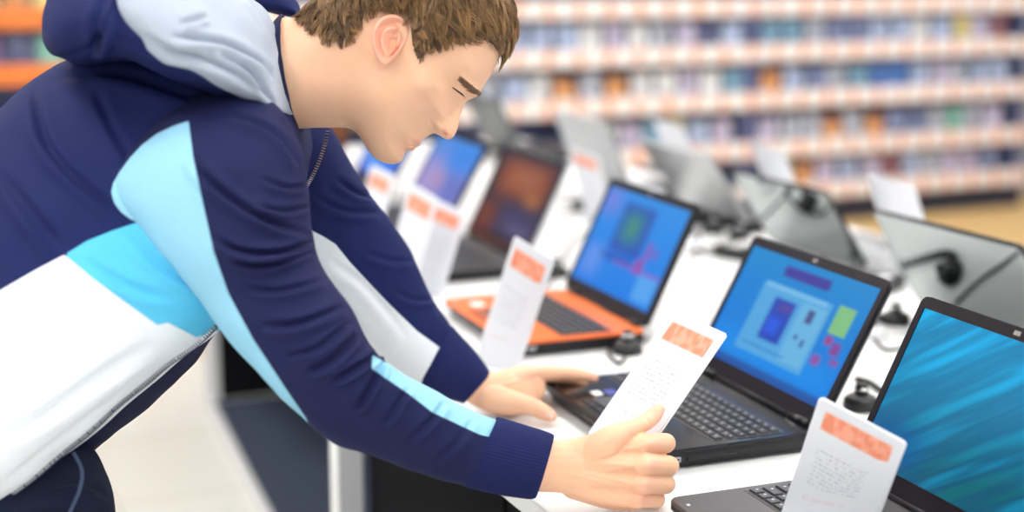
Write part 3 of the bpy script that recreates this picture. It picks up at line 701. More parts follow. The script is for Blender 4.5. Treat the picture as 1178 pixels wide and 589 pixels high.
class Surf:
    """a closed ring loft; st rows: Ux, Uy, Lx, Ly, DU, DL, near bulge, far bulge"""
    def __init__(s, st, nst, nring, cap=True, ee=1.0, tt=1.0):
        S = catmull(st, nst); k = nring
        ph = 2*PI*np.arange(k)/k
        t = (1-np.cos(ph))/2
        sn = np.sin(ph); c = np.sign(sn)*np.abs(sn)**ee
        Ux, Uy, Lx, Ly, DU, DL, bn, bf = [S[:, i][:, None] for i in range(8)]
        px = Ux+(Lx-Ux)*t; py = Uy+(Ly-Uy)*t; D = DU+(DL-DU)*t
        off = np.where(c[None] > 0, -bn*c[None], -bf*c[None])
        V = Wv(px.ravel(), py.ravel(), D.ravel())+CF[None]*off.ravel()[:, None]
        s.n, s.k = nst, k
        s.V = V
        I = np.arange(nst*k).reshape(nst, k); J = np.roll(I, -1, 1)
        s.F = np.stack([I[:-1], J[:-1], J[1:], I[1:]], -1).reshape(-1, 4)
        s.capF = [tuple(I[0][::-1]), tuple(I[-1])] if cap else []
    def normals(s):
        G = s.V.reshape(s.n, s.k, 3)
        du = np.roll(G, -1, 1)-np.roll(G, 1, 1); dv = np.empty_like(G); dv[1:-1] = G[2:]-G[:-2]; dv[0] = G[1]-G[0]; dv[-1] = G[-1]-G[-2]
        N = np.cross(du, dv); N /= np.linalg.norm(N, axis=2, keepdims=True)+1e-12
        c = G.mean(1, keepdims=True)
        if (N*(G-c)).sum() < 0: N = -N
        return N.reshape(-1, 3)
    def fold(s, folds):
        """cloth folds: (polyline, depth m, width px); a crease with a ridge on one side"""
        N = s.normals(); px, py = project(s.V); near = np.clip(-(N@CF)*2.5+.4, 0, 1)
        D = np.zeros(len(s.V))
        for poly, amp, w in folds:
            P = smooth_poly(poly, 6); d, sg, al = poly_dist(px, py, P)
            sd = d*sg; end = np.clip(np.minimum(al, 1-al)*4, 0, 1)**.7
            D += amp*end*(.9*np.exp(-((sd-w)/(w*.9))**2)-np.exp(-(sd/(w*.55))**2)+.35*np.exp(-((sd+w)/(w*.9))**2))
        s.V = s.V+N*(D*near)[:, None]; return s
    def rumple(s, amp, sc, seed=0.):
        N = s.normals()
        D = np.array([noise.noise(Vector(v*sc)+Vector((seed, 0, 0)))+.5*noise.noise(Vector(v*sc*2.2)+Vector((0, seed, 0))) for v in s.V])
        s.V = s.V+N*(D*amp)[:, None]; return s
    def attrs(s, me, masks):
        px, py = project(s.V)
        for nm, poly in masks:
            a = me.attributes.new(nm, 'FLOAT', 'POINT'); a.data.foreach_set('value', sdf(px, py, poly).astype(np.float32))
    def build(s, name, m, parent, masks=(), solid=0.):
        o = mkobj(name, s.V, [tuple(f) for f in s.F]+s.capF, m, None, True)
        if masks: s.attrs(o.data, masks)
        keep(o, parent); return o
def keep(o, parent):
    """hang o under parent (chains of parents that only translate), leaving it where it stands"""
    o.parent = parent; t = Vector((0, 0, 0)); p = parent
    while p is not None: t = t+p.location; p = p.parent
    me = o.data; me.transform(Matrix.Translation(-t)) if not o.get('placed') else None
    o['placed'] = 1; return o
def unplace(o):
    if 'placed' in o.keys(): del o['placed']

# ------------------------------------------------------------------ head and neck
HD = 1.90; HS = FP/HD
PAIRS = [(262, 24, 262, 160), (300, 20, 300, 153), (330, 21, 342, 148), (352, 21, 388, 146.7), (368, 11, 405, 149.5), (380, 1, 415, 159), (390, -8, 426, 176.6), (400, -17, 436, 185),
 (411, -26, 449.5, 188.8), (421, -34, 459.6, 187), (430, -40, 464.7, 180), (437, -44, 466.6, 174.5), (446, -48.5, 474.5, 173), (451, -50.5, 478, 170), (457, -52, 483.4, 166.8), (463, -53, 485.5, 161.5), (470, -54, 490.5, 157.5),
 (480, -54.5, 498.7, 153.5), (488, -54.5, 505.5, 156), (497, -54, 514, 160.7), (507, -52.5, 521.5, 157.5), (517, -50, 526.5, 147), (526, -47, 528.3, 136), (535, -43, 531.6, 126.5), (544, -37.5, 536, 117.5), (553, -30, 544, 113), (560, -23, 550.5, 109), (567, -12, 555, 101), (575, 8, 564, 87), (580, 30, 571, 74), (579.5, 46, 576.5, 62)]
WID = [(262, 90, .066), (300, 85, .062), (330, 30, .040), (345, 85, .058), (385, 95, .056), (352, 40, .048), (330, 135, .045), (385, 135, .046),
 (380, 15, .058), (395, 60, .062), (420, 10, .070), (440, -15, .073), (480, -5, .076), (520, -5, .072), (552, 8, .064), (470, 35, .073), (520, 48, .067), (545, 58, .058), (562, 62, .050),
 (430, 70, .066), (455, 60, .070), (465, 90, .067), (440, 100, .063), (428, 125, .058), (415, 140, .050), (440, 150, .047), (455, 165, .034), (452, 180, .022), (462, 181, .018),
 (500, 92, .0655), (505, 106, .061), (485, 110, .064), (480, 130, .053), (470, 145, .045), (470, 162, .030), (478, 160, .026), (484, 164, .015), (493, 154, .014), (496, 145, .027),
 (504, 148, .0175), (507, 143, .0175), (518, 154, .0105), (514, 146, .0135), (524, 145, .0085), (524, 134, .008), (518, 134, .013), (527, 124, .0085), (522, 122, .017), (532, 119, .012),
 (508, 132, .031), (513, 122, .033), (526, 107, .034), (516, 104, .043), (520, 98, .047), (534, 104, .031), (545, 104, .026), (550, 92, .042), (562, 77, .040), (540, 80, .056), (535, 112, .020)]
_wp = np.array([(a, b) for a, b, _ in WID], float); _ww = np.array([c for _, _, c in WID])
_K = np.hypot(_wp[:, None, 0]-_wp[None, :, 0], _wp[:, None, 1]-_wp[None, :, 1])
_coef = np.linalg.solve(np.block([[_K+np.eye(len(_wp))*1.5, np.ones((len(_wp), 1))], [np.ones((1, len(_wp))), np.zeros((1, 1))]]), np.r_[_ww, 0])
def half_width(px, py):
    r = np.zeros(px.shape)
    for i in range(len(_wp)): r += _coef[i]*np.hypot(px-_wp[i, 0], py-_wp[i, 1])
    return r+_coef[-1]
NSH, NVH = 190, 150
_S = catmull(PAIRS, NSH*1)
OUTL = np.vstack([_S[:, :2], _S[::-1, 2:]])
def bump(px, py, x, y, sx, sy, ang=0.):
    c, s = math.cos(ang), math.sin(ang); u = (px-x)*c+(py-y)*s; v = -(px-x)*s+(py-y)*c
    return np.exp(-(u/sx)**2-(v/sy)**2)
def head_c(px, py):
    """half thickness of the head, metres, at a point of its mid plane"""
    C = np.maximum(half_width(px, py), .004); d, _, _ = poly_dist(px, py, OUTL, True); d = np.where(inside(px, py, OUTL), d, 0)
    D0 = np.clip(C*HS*.95, 5, 60); D0 = np.where(px < 300, 62, D0)
    e = np.clip(d/D0, 0, 1); c = C*np.sqrt(np.maximum(0, 1-(1-e)**2))
    f = np.clip(d/3., 0, 1)
    c = c+f*(.0030*bump(px, py, 527, 107.5, 7, 3.6, .55)      # upper lid over the eyeball
           -.0022*bump(px, py, 531, 111.5, 7, 2.0, .5)        # slit below it
           +.0016*bump(px, py, 524, 113.5, 7, 3, .6)          # lower lid
           -.0020*bump(px, py, 522, 101, 8, 2.4, .5)          # fold above the lid
           +.0035*bump(px, py, 541, 102, 11, 4, .75)          # brow
           +.0034*bump(px, py, 505.5, 147, 5, 5.5)              # wing of the nose
           -.0065*bump(px, py, 511.5, 154.0, 2.7, 1.7, .55)   # nostril
           -.0028*bump(px, py, 498.5, 146, 2.0, 7, -.5)         # fold beside the wing
           +.0020*bump(px, py, 482.5, 162, 3.5, 2.4, .3)      # upper lip
           -.0036*bump(px, py, 477, 169, 6.5, 1.2, .05)         # mouth line
           +.0018*bump(px, py, 474, 172, 4.5, 2.0, .1)
           +.0012*bump(px, py, 497, 106, 14, 9)               # cheekbone
           -.0015*bump(px, py, 488, 134, 10, 14))
    return c
def build_head():
    ph = PI*(np.arange(NVH)+0.)/(NVH-1); t = (1-np.cos(ph))/2
    Ux, Uy, Lx, Ly = [_S[:, i][:, None] for i in range(4)]
    px = Ux+(Lx-Ux)*t; py = Uy+(Ly-Uy)*t
    c = head_c(px.ravel(), py.ravel()).reshape(px.shape); c[:, 0] = 0; c[:, -1] = 0
    c[-1] = 0
    base = Wv(px.ravel(), py.ravel(), np.full(px.size, HD)).reshape(NSH, NVH, 3)
    near = base-CF*c[..., None]; far = base+CF*c[..., None]
    V = np.concatenate([near.reshape(-1, 3), far[:, 1:-1].reshape(-1, 3)])
    In = np.arange(NSH*NVH).reshape(NSH, NVH); If = np.empty_like(In); If[:, 0] = In[:, 0]; If[:, -1] = In[:, -1]
    If[:, 1:-1] = NSH*NVH+np.arange(NSH*(NVH-2)).reshape(NSH, NVH-2)
    If[-1] = In[-1]
    q = lambda I: np.stack([I[:-1, :-1], I[:-1, 1:], I[1:, 1:], I[1:, :-1]], -1).reshape(-1, 4)
    F = [tuple(f) for f in q(In)]+[tuple(f[::-1]) for f in q(If)]
    F.append(tuple(list(In[0][::-1])+list(If[0][1:-1])))
    return V, F
HV, HF = build_head()
# ears: a rim, a hollow, an inner fold and a deep shell
EARO = smooth_poly([(475, 38), (469, 30.5), (460, 27.3), (450, 29.5), (442, 36), (437, 46), (435.6, 57), (437, 68), (440.5, 78), (444.5, 83), (450, 84.5), (456, 80), (463, 72), (470, 62), (475, 50)], 8)
def build_ear(side):
    cx, cy = 456., 58.; n = len(EARO); R = 26
    rho = np.linspace(0, 1, R)[1:]; V = [];
    X = cx+(EARO[:, 0]-cx)[None]*rho[:, None]; Y = cy+(EARO[:, 1]-cy)[None]*rho[:, None]; RR = np.repeat(rho[:, None], n, 1)
    base = head_c(np.full(1, 455.), np.full(1, 58.))[0]
    flare = np.clip((472-X)/34, 0, 1)**1.2*.016+.002                      # the rim stands off the head at the back
    front = np.clip((X-462)/10, 0, 1)*np.clip((Y-40)/8, 0, 1)             # towards the cheek there is no rim
    lob = np.clip((Y-74)/8, 0, 1)
    h = base+flare+(1-front)*(1-lob)*(.0042*np.exp(-((RR-.88)/.08)**2)-.0046*np.exp(-((RR-.68)/.10)**2)+.0032*np.exp(-((RR-.46)/.10)**2))
    h = h-.0130*bump(X, Y, 456, 61, 7.0, 9)*np.clip((1-RR)*3, 0, 1)       # shell
    h = h-.0058*bump(X, Y, 462, 46, 8, 2.1, -.35)                          # crease under the upper fold
    h = h+.0050*bump(X, Y, 463.5, 62, 3.0, 4.2)                            # tragus
    h = h+.0022*bump(X, Y, 452, 73, 4, 3)                                  # antitragus
    h = h-.0070*bump(X, Y, 456.5, 61.5, 2.0, 3.6, .3)-.005*bump(X, Y, 452, 70, 1.6, 3, -.3)
    edge = np.clip((1-RR)/.06, 0, 1); h = h-.0028*(1-edge)**2
    top = Wv(X.ravel(), Y.ravel(), np.full(X.size, HD))-CF[None]*side*h.ravel()[:, None]
    hb = base+flare-.0045-.004*(1-RR); hb = np.where(RR > .97, np.minimum(hb, h-.0015), hb)
    hb = np.minimum(hb, h-.001)
    hb = hb-.012*(1-np.clip(RR/.75, 0, 1))
    bot = Wv(X.ravel(), Y.ravel(), np.full(X.size, HD))-CF[None]*side*hb.ravel()[:, None]
    c0 = (Wv([cx], [cy], [HD])-CF[None]*side*h[0].mean()); c1 = (Wv([cx], [cy], [HD])-CF[None]*side*hb[0].mean())
    m = (R-1)*n; V = np.concatenate([top, bot, c0, c1]); F = []
    I = np.arange(m).reshape(R-1, n); J = np.roll(I, -1, 1)
    F += [tuple(f) for f in np.stack([I[:-1], J[:-1], J[1:], I[1:]], -1).reshape(-1, 4)]+[tuple(f[::-1]+m) for f in np.stack([I[:-1], J[:-1], J[1:], I[1:]], -1).reshape(-1, 4)]
    for k in range(n):
        k2 = (k+1) % n
        F += [(2*m, k2, k), (2*m+1, m+k, m+k2), (I[-1, k], I[-1, k2], m+I[-1, k2], m+I[-1, k])]
    return V, F

# ------------------------------------------------------------------ arms, hands: chains of joints, grown together
def chain(J, rings=None, n=18, step=.0035):
    """J rows: x, y, D, radius (m), flatten along the view; a closed tapering limb with round ends"""
    J = np.asarray([tuple(j)+(1.,)*(5-len(j)) for j in J], float); P = Wv(J[:, 0], J[:, 1], J[:, 2]); L = np.r_[0, np.cumsum(np.linalg.norm(np.diff(P, axis=0), axis=1))]
    m = max(6, int(L[-1]/step)); Q = catmull(np.c_[P, J[:, 3:]], m)
    V = []; T = np.gradient(Q[:, :3], axis=0); T /= np.linalg.norm(T, axis=1, keepdims=True)
    rows = []
    def ring(c, t, ra, rb):
        b = CF-t*(CF@t); b /= np.linalg.norm(b)+1e-9; a = np.cross(t, b)
        return [c+a*ra*math.cos(2*PI*k/n)+b*rb*math.sin(2*PI*k/n) for k in range(n)]
    fl = Q[:, 4] if Q.shape[1] > 4 else np.ones(m)
    for a in (80, 60, 40, 20): rows.append(ring(Q[0, :3]-T[0]*Q[0, 3]*math.sin(math.radians(a)), T[0], Q[0, 3]*math.cos(math.radians(a)), Q[0, 3]*fl[0]*math.cos(math.radians(a))))
    for i in range(m): rows.append(ring(Q[i, :3], T[i], Q[i, 3], Q[i, 3]*fl[i]))
    for a in (20, 40, 60, 80): rows.append(ring(Q[-1, :3]+T[-1]*Q[-1, 3]*math.sin(math.radians(a)), T[-1], Q[-1, 3]*math.cos(math.radians(a)), Q[-1, 3]*fl[-1]*math.cos(math.radians(a))))
    V = np.concatenate(rows); k = len(rows); I = np.arange(k*n).reshape(k, n); Jn = np.roll(I, -1, 1)
    F = [tuple(f) for f in np.stack([I[:-1], Jn[:-1], Jn[1:], I[1:]], -1).reshape(-1, 4)]+[tuple(I[0][::-1]), tuple(I[-1])]
    return V, F
def fuse(parts, voxel, smooth_it, name='fused'):
    mb = MB()
    for V, F in parts: mb.add(V, F)
    o = mb.build(name, m_rub)
    md = o.modifiers.new('r', 'REMESH'); md.mode = 'VOXEL'; md.voxel_size = voxel; md.adaptivity = 0
    if smooth_it:
        ms = o.modifiers.new('s', 'CORRECTIVE_SMOOTH' if False else 'SMOOTH'); ms.factor = .5; ms.iterations = smooth_it
    dg = bpy.context.evaluated_depsgraph_get(); me = bpy.data.meshes.new_from_object(o.evaluated_get(dg))
    V = np.empty(len(me.vertices)*3); me.vertices.foreach_get('co', V); V = V.reshape(-1, 3); F = [tuple(p.vertices) for p in me.polygons]
    old = o.data; bpy.data.objects.remove(o); bpy.data.meshes.remove(old); bpy.data.meshes.remove(me)
    return V, F
# right hand: back of the hand towards us, thumb over the card, fingers curled behind it
RH = [
 chain([(560, 532, 1.845, .031, .8), (600, 535, 1.865, .0325, .8), (640, 536, 1.892, .0335, .70), (662, 538, 1.90, .034, .64), (690, 539, 1.905, .038, .50), (714, 540, 1.905, .041, .40)]),
 chain([(690, 512, 1.896, .017), (712, 504, 1.896, .015), (730, 506, 1.900, .012)]),
 chain([(655, 524, 1.90, .021, .9), (700, 512, 1.90, .0165, .95), (738, 512, 1.898, .0142), ]),
 chain([(655, 533, 1.90, .022, .8), (700, 530, 1.895, .0165, .95), (742, 534, 1.892, .0145)]),
 chain([(655, 545, 1.90, .022, .8), (700, 549, 1.898, .0160, .95), (739, 555, 1.896, .0138)]),
 chain([(655, 553, 1.905, .019, .8), (700, 567, 1.905, .0155, .95), (736, 573, 1.906, .0128)]),
 chain([(660, 560, 1.91, .016, .9), (700, 574, 1.92, .013, 1), (728, 579, 1.918, .0095)]),
 # index, middle, ring, little finger: knuckle, middle joint, end joint, tip
 chain([(736, 512, 1.896, .0150), (752, 510, 1.905, .0128), (765, 510, 1.922, .0132), (764, 509, 1.946, .0110), (753, 507, 1.964, .0096), (738, 505, 1.966, .0085)]),
 chain([(740, 534, 1.889, .0152), (756, 535, 1.900, .0130), (769, 536, 1.917, .0134), (768, 536, 1.942, .0112), (757, 535, 1.962, .0098), (742, 533, 1.966, .0086)]),
 chain([(738, 555, 1.893, .0146), (753, 556.5, 1.904, .0124), (765.5, 557, 1.920, .0126), (764, 556.5, 1.944, .0106), (754, 555, 1.962, .0094), (740, 553, 1.964, .0083)]),
 chain([(733, 573, 1.903, .0132), (744, 574, 1.911, .0112), (755, 574.5, 1.923, .0112), (752, 573, 1.942, .0094), (743, 571, 1.954, .0083), (732, 569, 1.956, .0074)]),
 # thumb
 chain([(664, 531, 1.905, .018), (697, 509, 1.890, .0185), (718, 497, 1.893, .0135), (731, 491, 1.902, .0112), (743, 485.5, 1.912, .0108), (752, 478, 1.922, .0102), (758, 471.5, 1.930, .0078)]),
]
LHD = 2.30
LH = [
 chain([(500, 412, 2.25, .024, .8), (530, 433, 2.275, .025, .8), (556, 448, 2.297, .029, .8), (585, 452, 2.315, .036, .62), (606, 444, 2.335, .034, .50)]),
 chain([(560, 447, 2.30, .020), (592, 436, 2.325, .0175), (614, 430.5, 2.345, .0142)]),
 chain([(560, 445, 2.315, .020), (592, 434, 2.345, .0165), (614, 430, 2.372, .0140)]),
 chain([(560, 446, 2.33, .019), (592, 437, 2.36, .016), (612, 432, 2.392, .0132)]),
 chain([(560, 448, 2.34, .018), (590, 441, 2.375, .015), (608, 436, 2.410, .0120)]),
 chain([(614, 430.5, 2.345, .0140), (632, 429.5, 2.352, .0118), (651, 430, 2.360, .0114), (668, 431.5, 2.366, .0098), (683, 434.5, 2.370, .0078)]),
 chain([(614, 430, 2.372, .0138), (632, 431, 2.384, .0118), (648, 433.5, 2.392, .0112), (661, 437, 2.394, .0096), (671, 441, 2.394, .0078)]),
 chain([(612, 432, 2.392, .0130), (628, 433, 2.408, .0112), (642, 436, 2.416, .0106), (652, 441, 2.418, .0092), (659, 446, 2.416, .0076)]),
 chain([(608, 436, 2.410, .0120), (620, 438, 2.428, .0100), (630, 441, 2.436, .0094), (638, 445, 2.438, .0082), (643, 449, 2.436, .0070)]),
 chain([(562, 457, 2.285, .021), (584, 462, 2.280, .0190), (601, 465, 2.278, .0155), (613, 468.5, 2.277, .0134), (624, 473.5, 2.276, .0128), (633, 478.5, 2.274, .0100)]),
]
RHV, RHF = fuse(RH, .0013, 4); LHV, LHF = fuse(LH, .0015, 5)
def displace_hand(V, F, items):
    """knuckles, tendons and creases: (x, y, sx, sy, angle, height) on the side that faces us"""
    px, py = project(V); me = bpy.data.meshes.new('t'); me.from_pydata([tuple(v) for v in V], [], F); me.update()
    N = np.empty(len(V)*3); me.vertices.foreach_get('normal', N); N = N.reshape(-1, 3); bpy.data.meshes.remove(me)
    near = np.clip(-(N@CF)*2, 0, 1); h = np.zeros(len(V))
    for x, y, sx, sy, a, hh in items: h += 1.7*hh*bump(px, py, x, y, sx, sy, a)
    return V+N*(h*near)[:, None]
RHV = displace_hand(RHV, RHF, [(746, 511, 8, 6, 0, .0016), (746, 535, 8, 6, 0, .0018), (742, 556, 8, 6, 0, .0016), (736, 573, 7, 5, 0, .0012),
  (712, 520, 28, 2.4, -.25, .0010), (712, 534, 30, 2.2, .05, .0010), (710, 552, 28, 2.4, .2, .0010), (700, 541, 26, 2.2, -.2, .0007), (683, 552, 20, 2.0, .25, .0008),
  (722, 522, 12, 4, 0, -.0012), (722, 544, 12, 4, .1, -.0012), (720, 563, 11, 3.5, .2, -.0010), (650, 512, 3, 14, .3, -.0005),
  (743, 481, 1.5, 7, -.6, -.0005), (746, 484, 1.5, 6, -.6, -.0004), (757, 470, 5, 3.5, -.6, .0004)])
LHV = displace_hand(LHV, LHF, [(613, 428, 6, 5, 0, .0012), (600, 462, 7, 5, .3, .0010), (651, 428, 5, 4, 0, .0006), (590, 440, 16, 2, -.3, .0007), (578, 452, 10, 5, -.2, -.0012), (615, 468, 1.5, 6, 0, -.0004), (660, 430, 1.2, 6, 0, -.0004)])
# upper arms and trunk under the clothes
TR = [chain([(560, 535, 1.845, .030, .8), (500, 505, 1.80, .036, .9), (420, 455, 1.745, .041, .9), (360, 400, 1.72, .045), (300, 300, 1.735, .05), (258, 195, 1.80, .05), (250, 170, 1.88, .05)], step=.01),
      chain([(500, 412, 2.25, .024, .8), (472, 378, 2.225, .028), (440, 332, 2.195, .034), (385, 262, 2.15, .038), (322, 195, 2.11, .042), (285, 165, 2.04, .042)], step=.01),
      chain([(330, 88, 1.90, .060), (290, 98, 1.91, .062, 1.), (240, 145, 1.93, .082, 1.2), (170, 215, 1.94, .100, 1.3), (90, 310, 1.94, .100, 1.3), (20, 400, 1.94, .100, 1.3), (-30, 480, 1.94, .100, 1.3)], step=.01, n=28)]
TV, TF = fuse(TR, .006, 6)
body = MB(); body.add(HV, HF); ne = len(HV)
for s in (1, -1):
    V, F = build_ear(s); body.add(V, F)
nh = len(body.v)
body.add(RHV, RHF); body.add(LHV, LHF); body.add(TV, TF)
# skin: living colour differs over ears, lips, cheeks, knuckles
def skin_mat():
    m, nt, b = newmat('skin')
    a = nt.nodes.new('ShaderNodeAttribute'); a.attribute_name = 'flush'
    a2 = nt.nodes.new('ShaderNodeAttribute'); a2.attribute_name = 'lip'
    tc = nt.nodes.new('ShaderNodeTexCoord'); n = nt.nodes.new('ShaderNodeTexNoise'); n.inputs['Scale'].default_value = 45; n.inputs['Detail'].default_value = 4
    nt.links.new(tc.outputs['Object'], n.inputs['Vector'])
    c = mix_node(nt, n.outputs['Fac'], SKIN1, SKIN2)
    c = mix_node(nt, a.outputs['Fac'], c, FLUSH); c = mix_node(nt, a2.outputs['Fac'], c, LIP)
    nt.links.new(c, b.inputs['Base Color']); b.inputs['Roughness'].default_value = .48; b.inputs['Specular IOR Level'].default_value = .35
    b.inputs['Subsurface Weight'].default_value = .12; b.inputs['Subsurface Radius'].default_value = (1, .4, .22); b.inputs['Subsurface Scale'].default_value = .004
    n2 = nt.nodes.new('ShaderNodeTexNoise'); n2.inputs['Scale'].default_value = 700; nt.links.new(tc.outputs['Object'], n2.inputs['Vector'])
    bp = nt.nodes.new('ShaderNodeBump'); bp.inputs['Strength'].default_value = .12; bp.inputs['Distance'].default_value = .0006
    nt.links.new(n2.outputs['Fac'], bp.inputs['Height']); nt.links.new(bp.outputs['Normal'], b.inputs['Normal'])
    return m
SKIN1, SKIN2, FLUSH, LIP = (.87, .495, .305), (.91, .555, .37), (.90, .42, .33), (.76, .32, .28)
m_skin = skin_mat()
foot = W(20, 589, 1.90); person = empty('person', (foot[0], foot[1], 0))
bo = mkobj('body', body.v, body.f, m_skin, None, True)
BV = np.array(body.v); bpx, bpy_ = project(BV); idx = np.arange(len(BV))
flush = np.zeros(len(BV)); flush[ne:nh] = .5
hh = idx < nh
flush = np.where(hh, np.maximum(flush, .12*bump(bpx, bpy_, 492, 118, 22, 18)), flush)
flush = np.where(hh, np.maximum(flush, .35*bump(bpx, bpy_, 515, 155, 9, 7)), flush)
flush = np.where(hh, flush, np.maximum.reduce([.45*bump(bpx, bpy_, x, y, 9, 9) for x, y in ((750, 511), (752, 535), (748, 557), (742, 574), (755, 473), (684, 433), (630, 478), (613, 429))]))
lip = np.where(hh, .8*np.maximum(bump(bpx, bpy_, 482, 163.5, 5.5, 3.6, .3), bump(bpx, bpy_, 475.5, 171.3, 5, 2.6)), 0)
for nm, val in (('flush', flush), ('lip', lip)):
    at = bo.data.attributes.new(nm, 'FLOAT', 'POINT'); at.data.foreach_set('value', val.astype(np.float32))
keep(bo, person)
tag(person, 'person in a navy, light blue and white hooded jacket leaning over the table of laptops', 'person')
# ------------------------------------------------------------------ hair
HAIRP = [(338, 20), (346, 24), (353, 31), (363, 38), (378, 48), (390, 51), (402, 53), (411, 54), (414, 46), (418, 36), (428, 26), (438, 20.5), (455, 19), (469, 24), (476, 38), (478, 55), (480, 67), (484, 77), (488, 77), (495, 70), (511, 58), (525, 54), (540, 50), (556, 48), (565, 56), (575, 64), (590, 62), (640, 40), (640, -140), (300, -140), (330, 0)]
me = bpy.data.meshes.new('t'); me.from_pydata([tuple(v) for v in HV], [], HF); me.update()
bm = bmesh.new(); bm.from_mesh(me); bmesh.ops.recalc_face_normals(bm, faces=bm.faces); bm.normal_update(); HN = np.array([tuple(v.normal) for v in bm.verts]); bm.free(); bpy.data.meshes.remove(me)
# the mid-plane shadow of each vertex: the same place in the head whatever side it is on
_n1 = NSH*NVH
_ph = PI*np.arange(NVH)/(NVH-1); _t = (1-np.cos(_ph))/2
_px = (_S[:, 0][:, None]+(_S[:, 2]-_S[:, 0])[:, None]*_t); _py = (_S[:, 1][:, None]+(_S[:, 3]-_S[:, 1])[:, None]*_t)
HX = np.r_[_px.ravel(), _px[:, 1:-1].ravel()]; HY = np.r_[_py.ravel(), _py[:, 1:-1].ravel()]
HMS = sdf(HX, HY, HAIRP)
def keepmesh(V, F, name, m, parent): o = mkobj(name, V, F, m, None, True); return keep(o, parent)
thick = np.where(HMS > 0, .0015+.0105*np.clip(HMS/26, 0, 1)**.8, 0)
lump = np.array([noise.noise(Vector(v*38))*.0022+noise.noise(Vector(v*90))*.0012 for v in HV])
CV = HV+HN*(thick+np.where(HMS > 4, lump, 0))[:, None]
capF = [f for f in HF[:-1] if min(HMS[list(f)]) > 0]
used = sorted({i for f in capF for i in f}); mp_ = {v: i for i, v in enumerate(used)}
def hair_mat(nm, lo, hi):
    m, nt, b = newmat(nm); a = nt.nodes.new('ShaderNodeAttribute'); a.attribute_name = 'tone'
    nt.links.new(mix_node(nt, a.outputs['Fac'], lo, hi), b.inputs['Base Color']); b.inputs['Roughness'].default_value = .38; b.inputs['Specular IOR Level'].default_value = .6
    return m
m_hair = hair_mat('brown_hair', (.065, .030, .012), (.48, .26, .095))
m_haircap = mat('brown_hair_under', (.10, .052, .022), .6, bump=.6, scale=260, var=.4)
hair = mkobj('hair', CV[used], [tuple(mp_[i] for i in f) for f in capF], m_haircap, None, True); keep(hair, person)
kd = kdtree.KDTree(len(CV))
for i, v in enumerate(CV): kd.insert(v, i)
kd.balance()
rg = np.random.default_rng(5)
cand = np.where(HMS > 1.0)[0]
# even out the crowding of roots: weight by the area each vertex stands for
area = np.zeros(len(HV))
for f in HF[:-1]:
    p = HV[list(f)]; a_ = np.linalg.norm(np.cross(p[2]-p[0], p[3]-p[1]))*.5 if len(f) == 4 else 0
    for i in f: area[i] += a_/4
nearside = (HV-W(470, 40, HD))@CF < 0
wgt = area[cand]*np.where(nearside[cand], 1.0, .45)*np.where(HY[cand] < -30, .5, 1.); wgt /= wgt.sum()
NS = 9500
roots = rg.choice(cand, NS, p=wgt)
guides = rg.choice(cand, 650, p=wgt)
def w2(dx, dy): return CR*dx-CU*dy
WH = np.array([452., -48.])
NSEG = 7
def grow(i, jit, lmul, liftmul):
    p = HV[i]+HN[i]*.001; x, y = HX[i], HY[i]
    # combing: out of the whorl, forward over the brow, down at the sides and the nape
    d = np.array([x, y])-WH; d /= np.linalg.norm(d)+1e-6
    front = np.clip((x-470)/70, 0, 1); nape = np.clip((430-x)/60, 0, 1)
    g = d*.35+np.array([.22, 1.0])*(1-front)*(1-nape)*.9+np.array([.25, .95])*nape*.8+np.array([.48, .85])*front*.85
    if x > 548 and y > -5: g = np.array([.80, .50])
    g = g+rg.normal(0, jit, 2); g /= np.linalg.norm(g)+1e-6
    G = w2(*g); edge = np.clip(HMS[i]/45, 0, 1)
    L = (.013+.036*edge)*lmul
    if x > 530 and y < 62: L = max(L, .026*lmul)
    if 474 < x < 502 and y > 30: L *= .60
    lift = (.18+.5*edge)*liftmul+(.40 if x > 552 else 0)
    st = L/NSEG; pts = [p]; n = HN[i]
    for s in range(NSEG):
        t = G-n*(G@n); t = t/(np.linalg.norm(t)+1e-9)
        v = t+n*lift*(1-1.5*s/NSEG)+w2(0, 1)*.14*s/NSEG; v /= np.linalg.norm(v)
        p = p+v*st; co, j, _ = kd.find(p); n = HN[j]; h = (p-CV[j])@n
        if HMS[j] > -2:
            if s > 1 and h < .0004+.0005*s: p = p+n*(.0004+.0005*s-h)
        elif h < .0012: p = p+n*(.0012-h)
        pts.append(p)
    return np.array(pts)
GP = [grow(i, .50, rg.uniform(.8, 1.25), rg.uniform(.3, 1.7)) for i in guides]
gk = kdtree.KDTree(len(guides))
for k, i in enumerate(guides): gk.insert(HV[i], k)
gk.balance()
gtone = rg.normal(0, .15, len(guides))
V_all = []; F_all = []; tone = []; kk = 0
wv = (np.arange(NSEG+1)/NSEG)**.9*.72
for i in roots:
    pts = grow(i, .16, rg.uniform(.7, 1.15), rg.random()*1.3)
    _, k, dist = gk.find(HV[i])
    q_ = GP[k]
    w_ = wv*np.clip(1.6-dist/.008, 0, 1)
    # keep each hair's own length along the lock
    pts = pts+(q_-pts)*w_[:, None]
    r0 = rg.uniform(.00050, .00085)
    tn = np.clip(.42+gtone[k]+rg.normal(0, .20), 0, 1)
    for s in range(NSEG+1):
        t = pts[min(s+1, NSEG)]-pts[max(s-1, 0)]; t /= np.linalg.norm(t)+1e-9
        a = np.cross(t, CF); a /= np.linalg.norm(a)+1e-9; b_ = np.cross(t, a); r = r0*(1-.85*(s/NSEG)**2)
        for q in range(3): V_all.append(pts[s]+r*(a*math.cos(2.0944*q)+b_*math.sin(2.0944*q))); tone.append(np.clip(tn*(.45+.75*s/NSEG), 0, 1))
    for s in range(NSEG):
        for q in range(3): F_all.append((kk+s*3+q, kk+s*3+(q+1) % 3, kk+(s+1)*3+(q+1) % 3, kk+(s+1)*3+q))
    kk += 3*(NSEG+1)
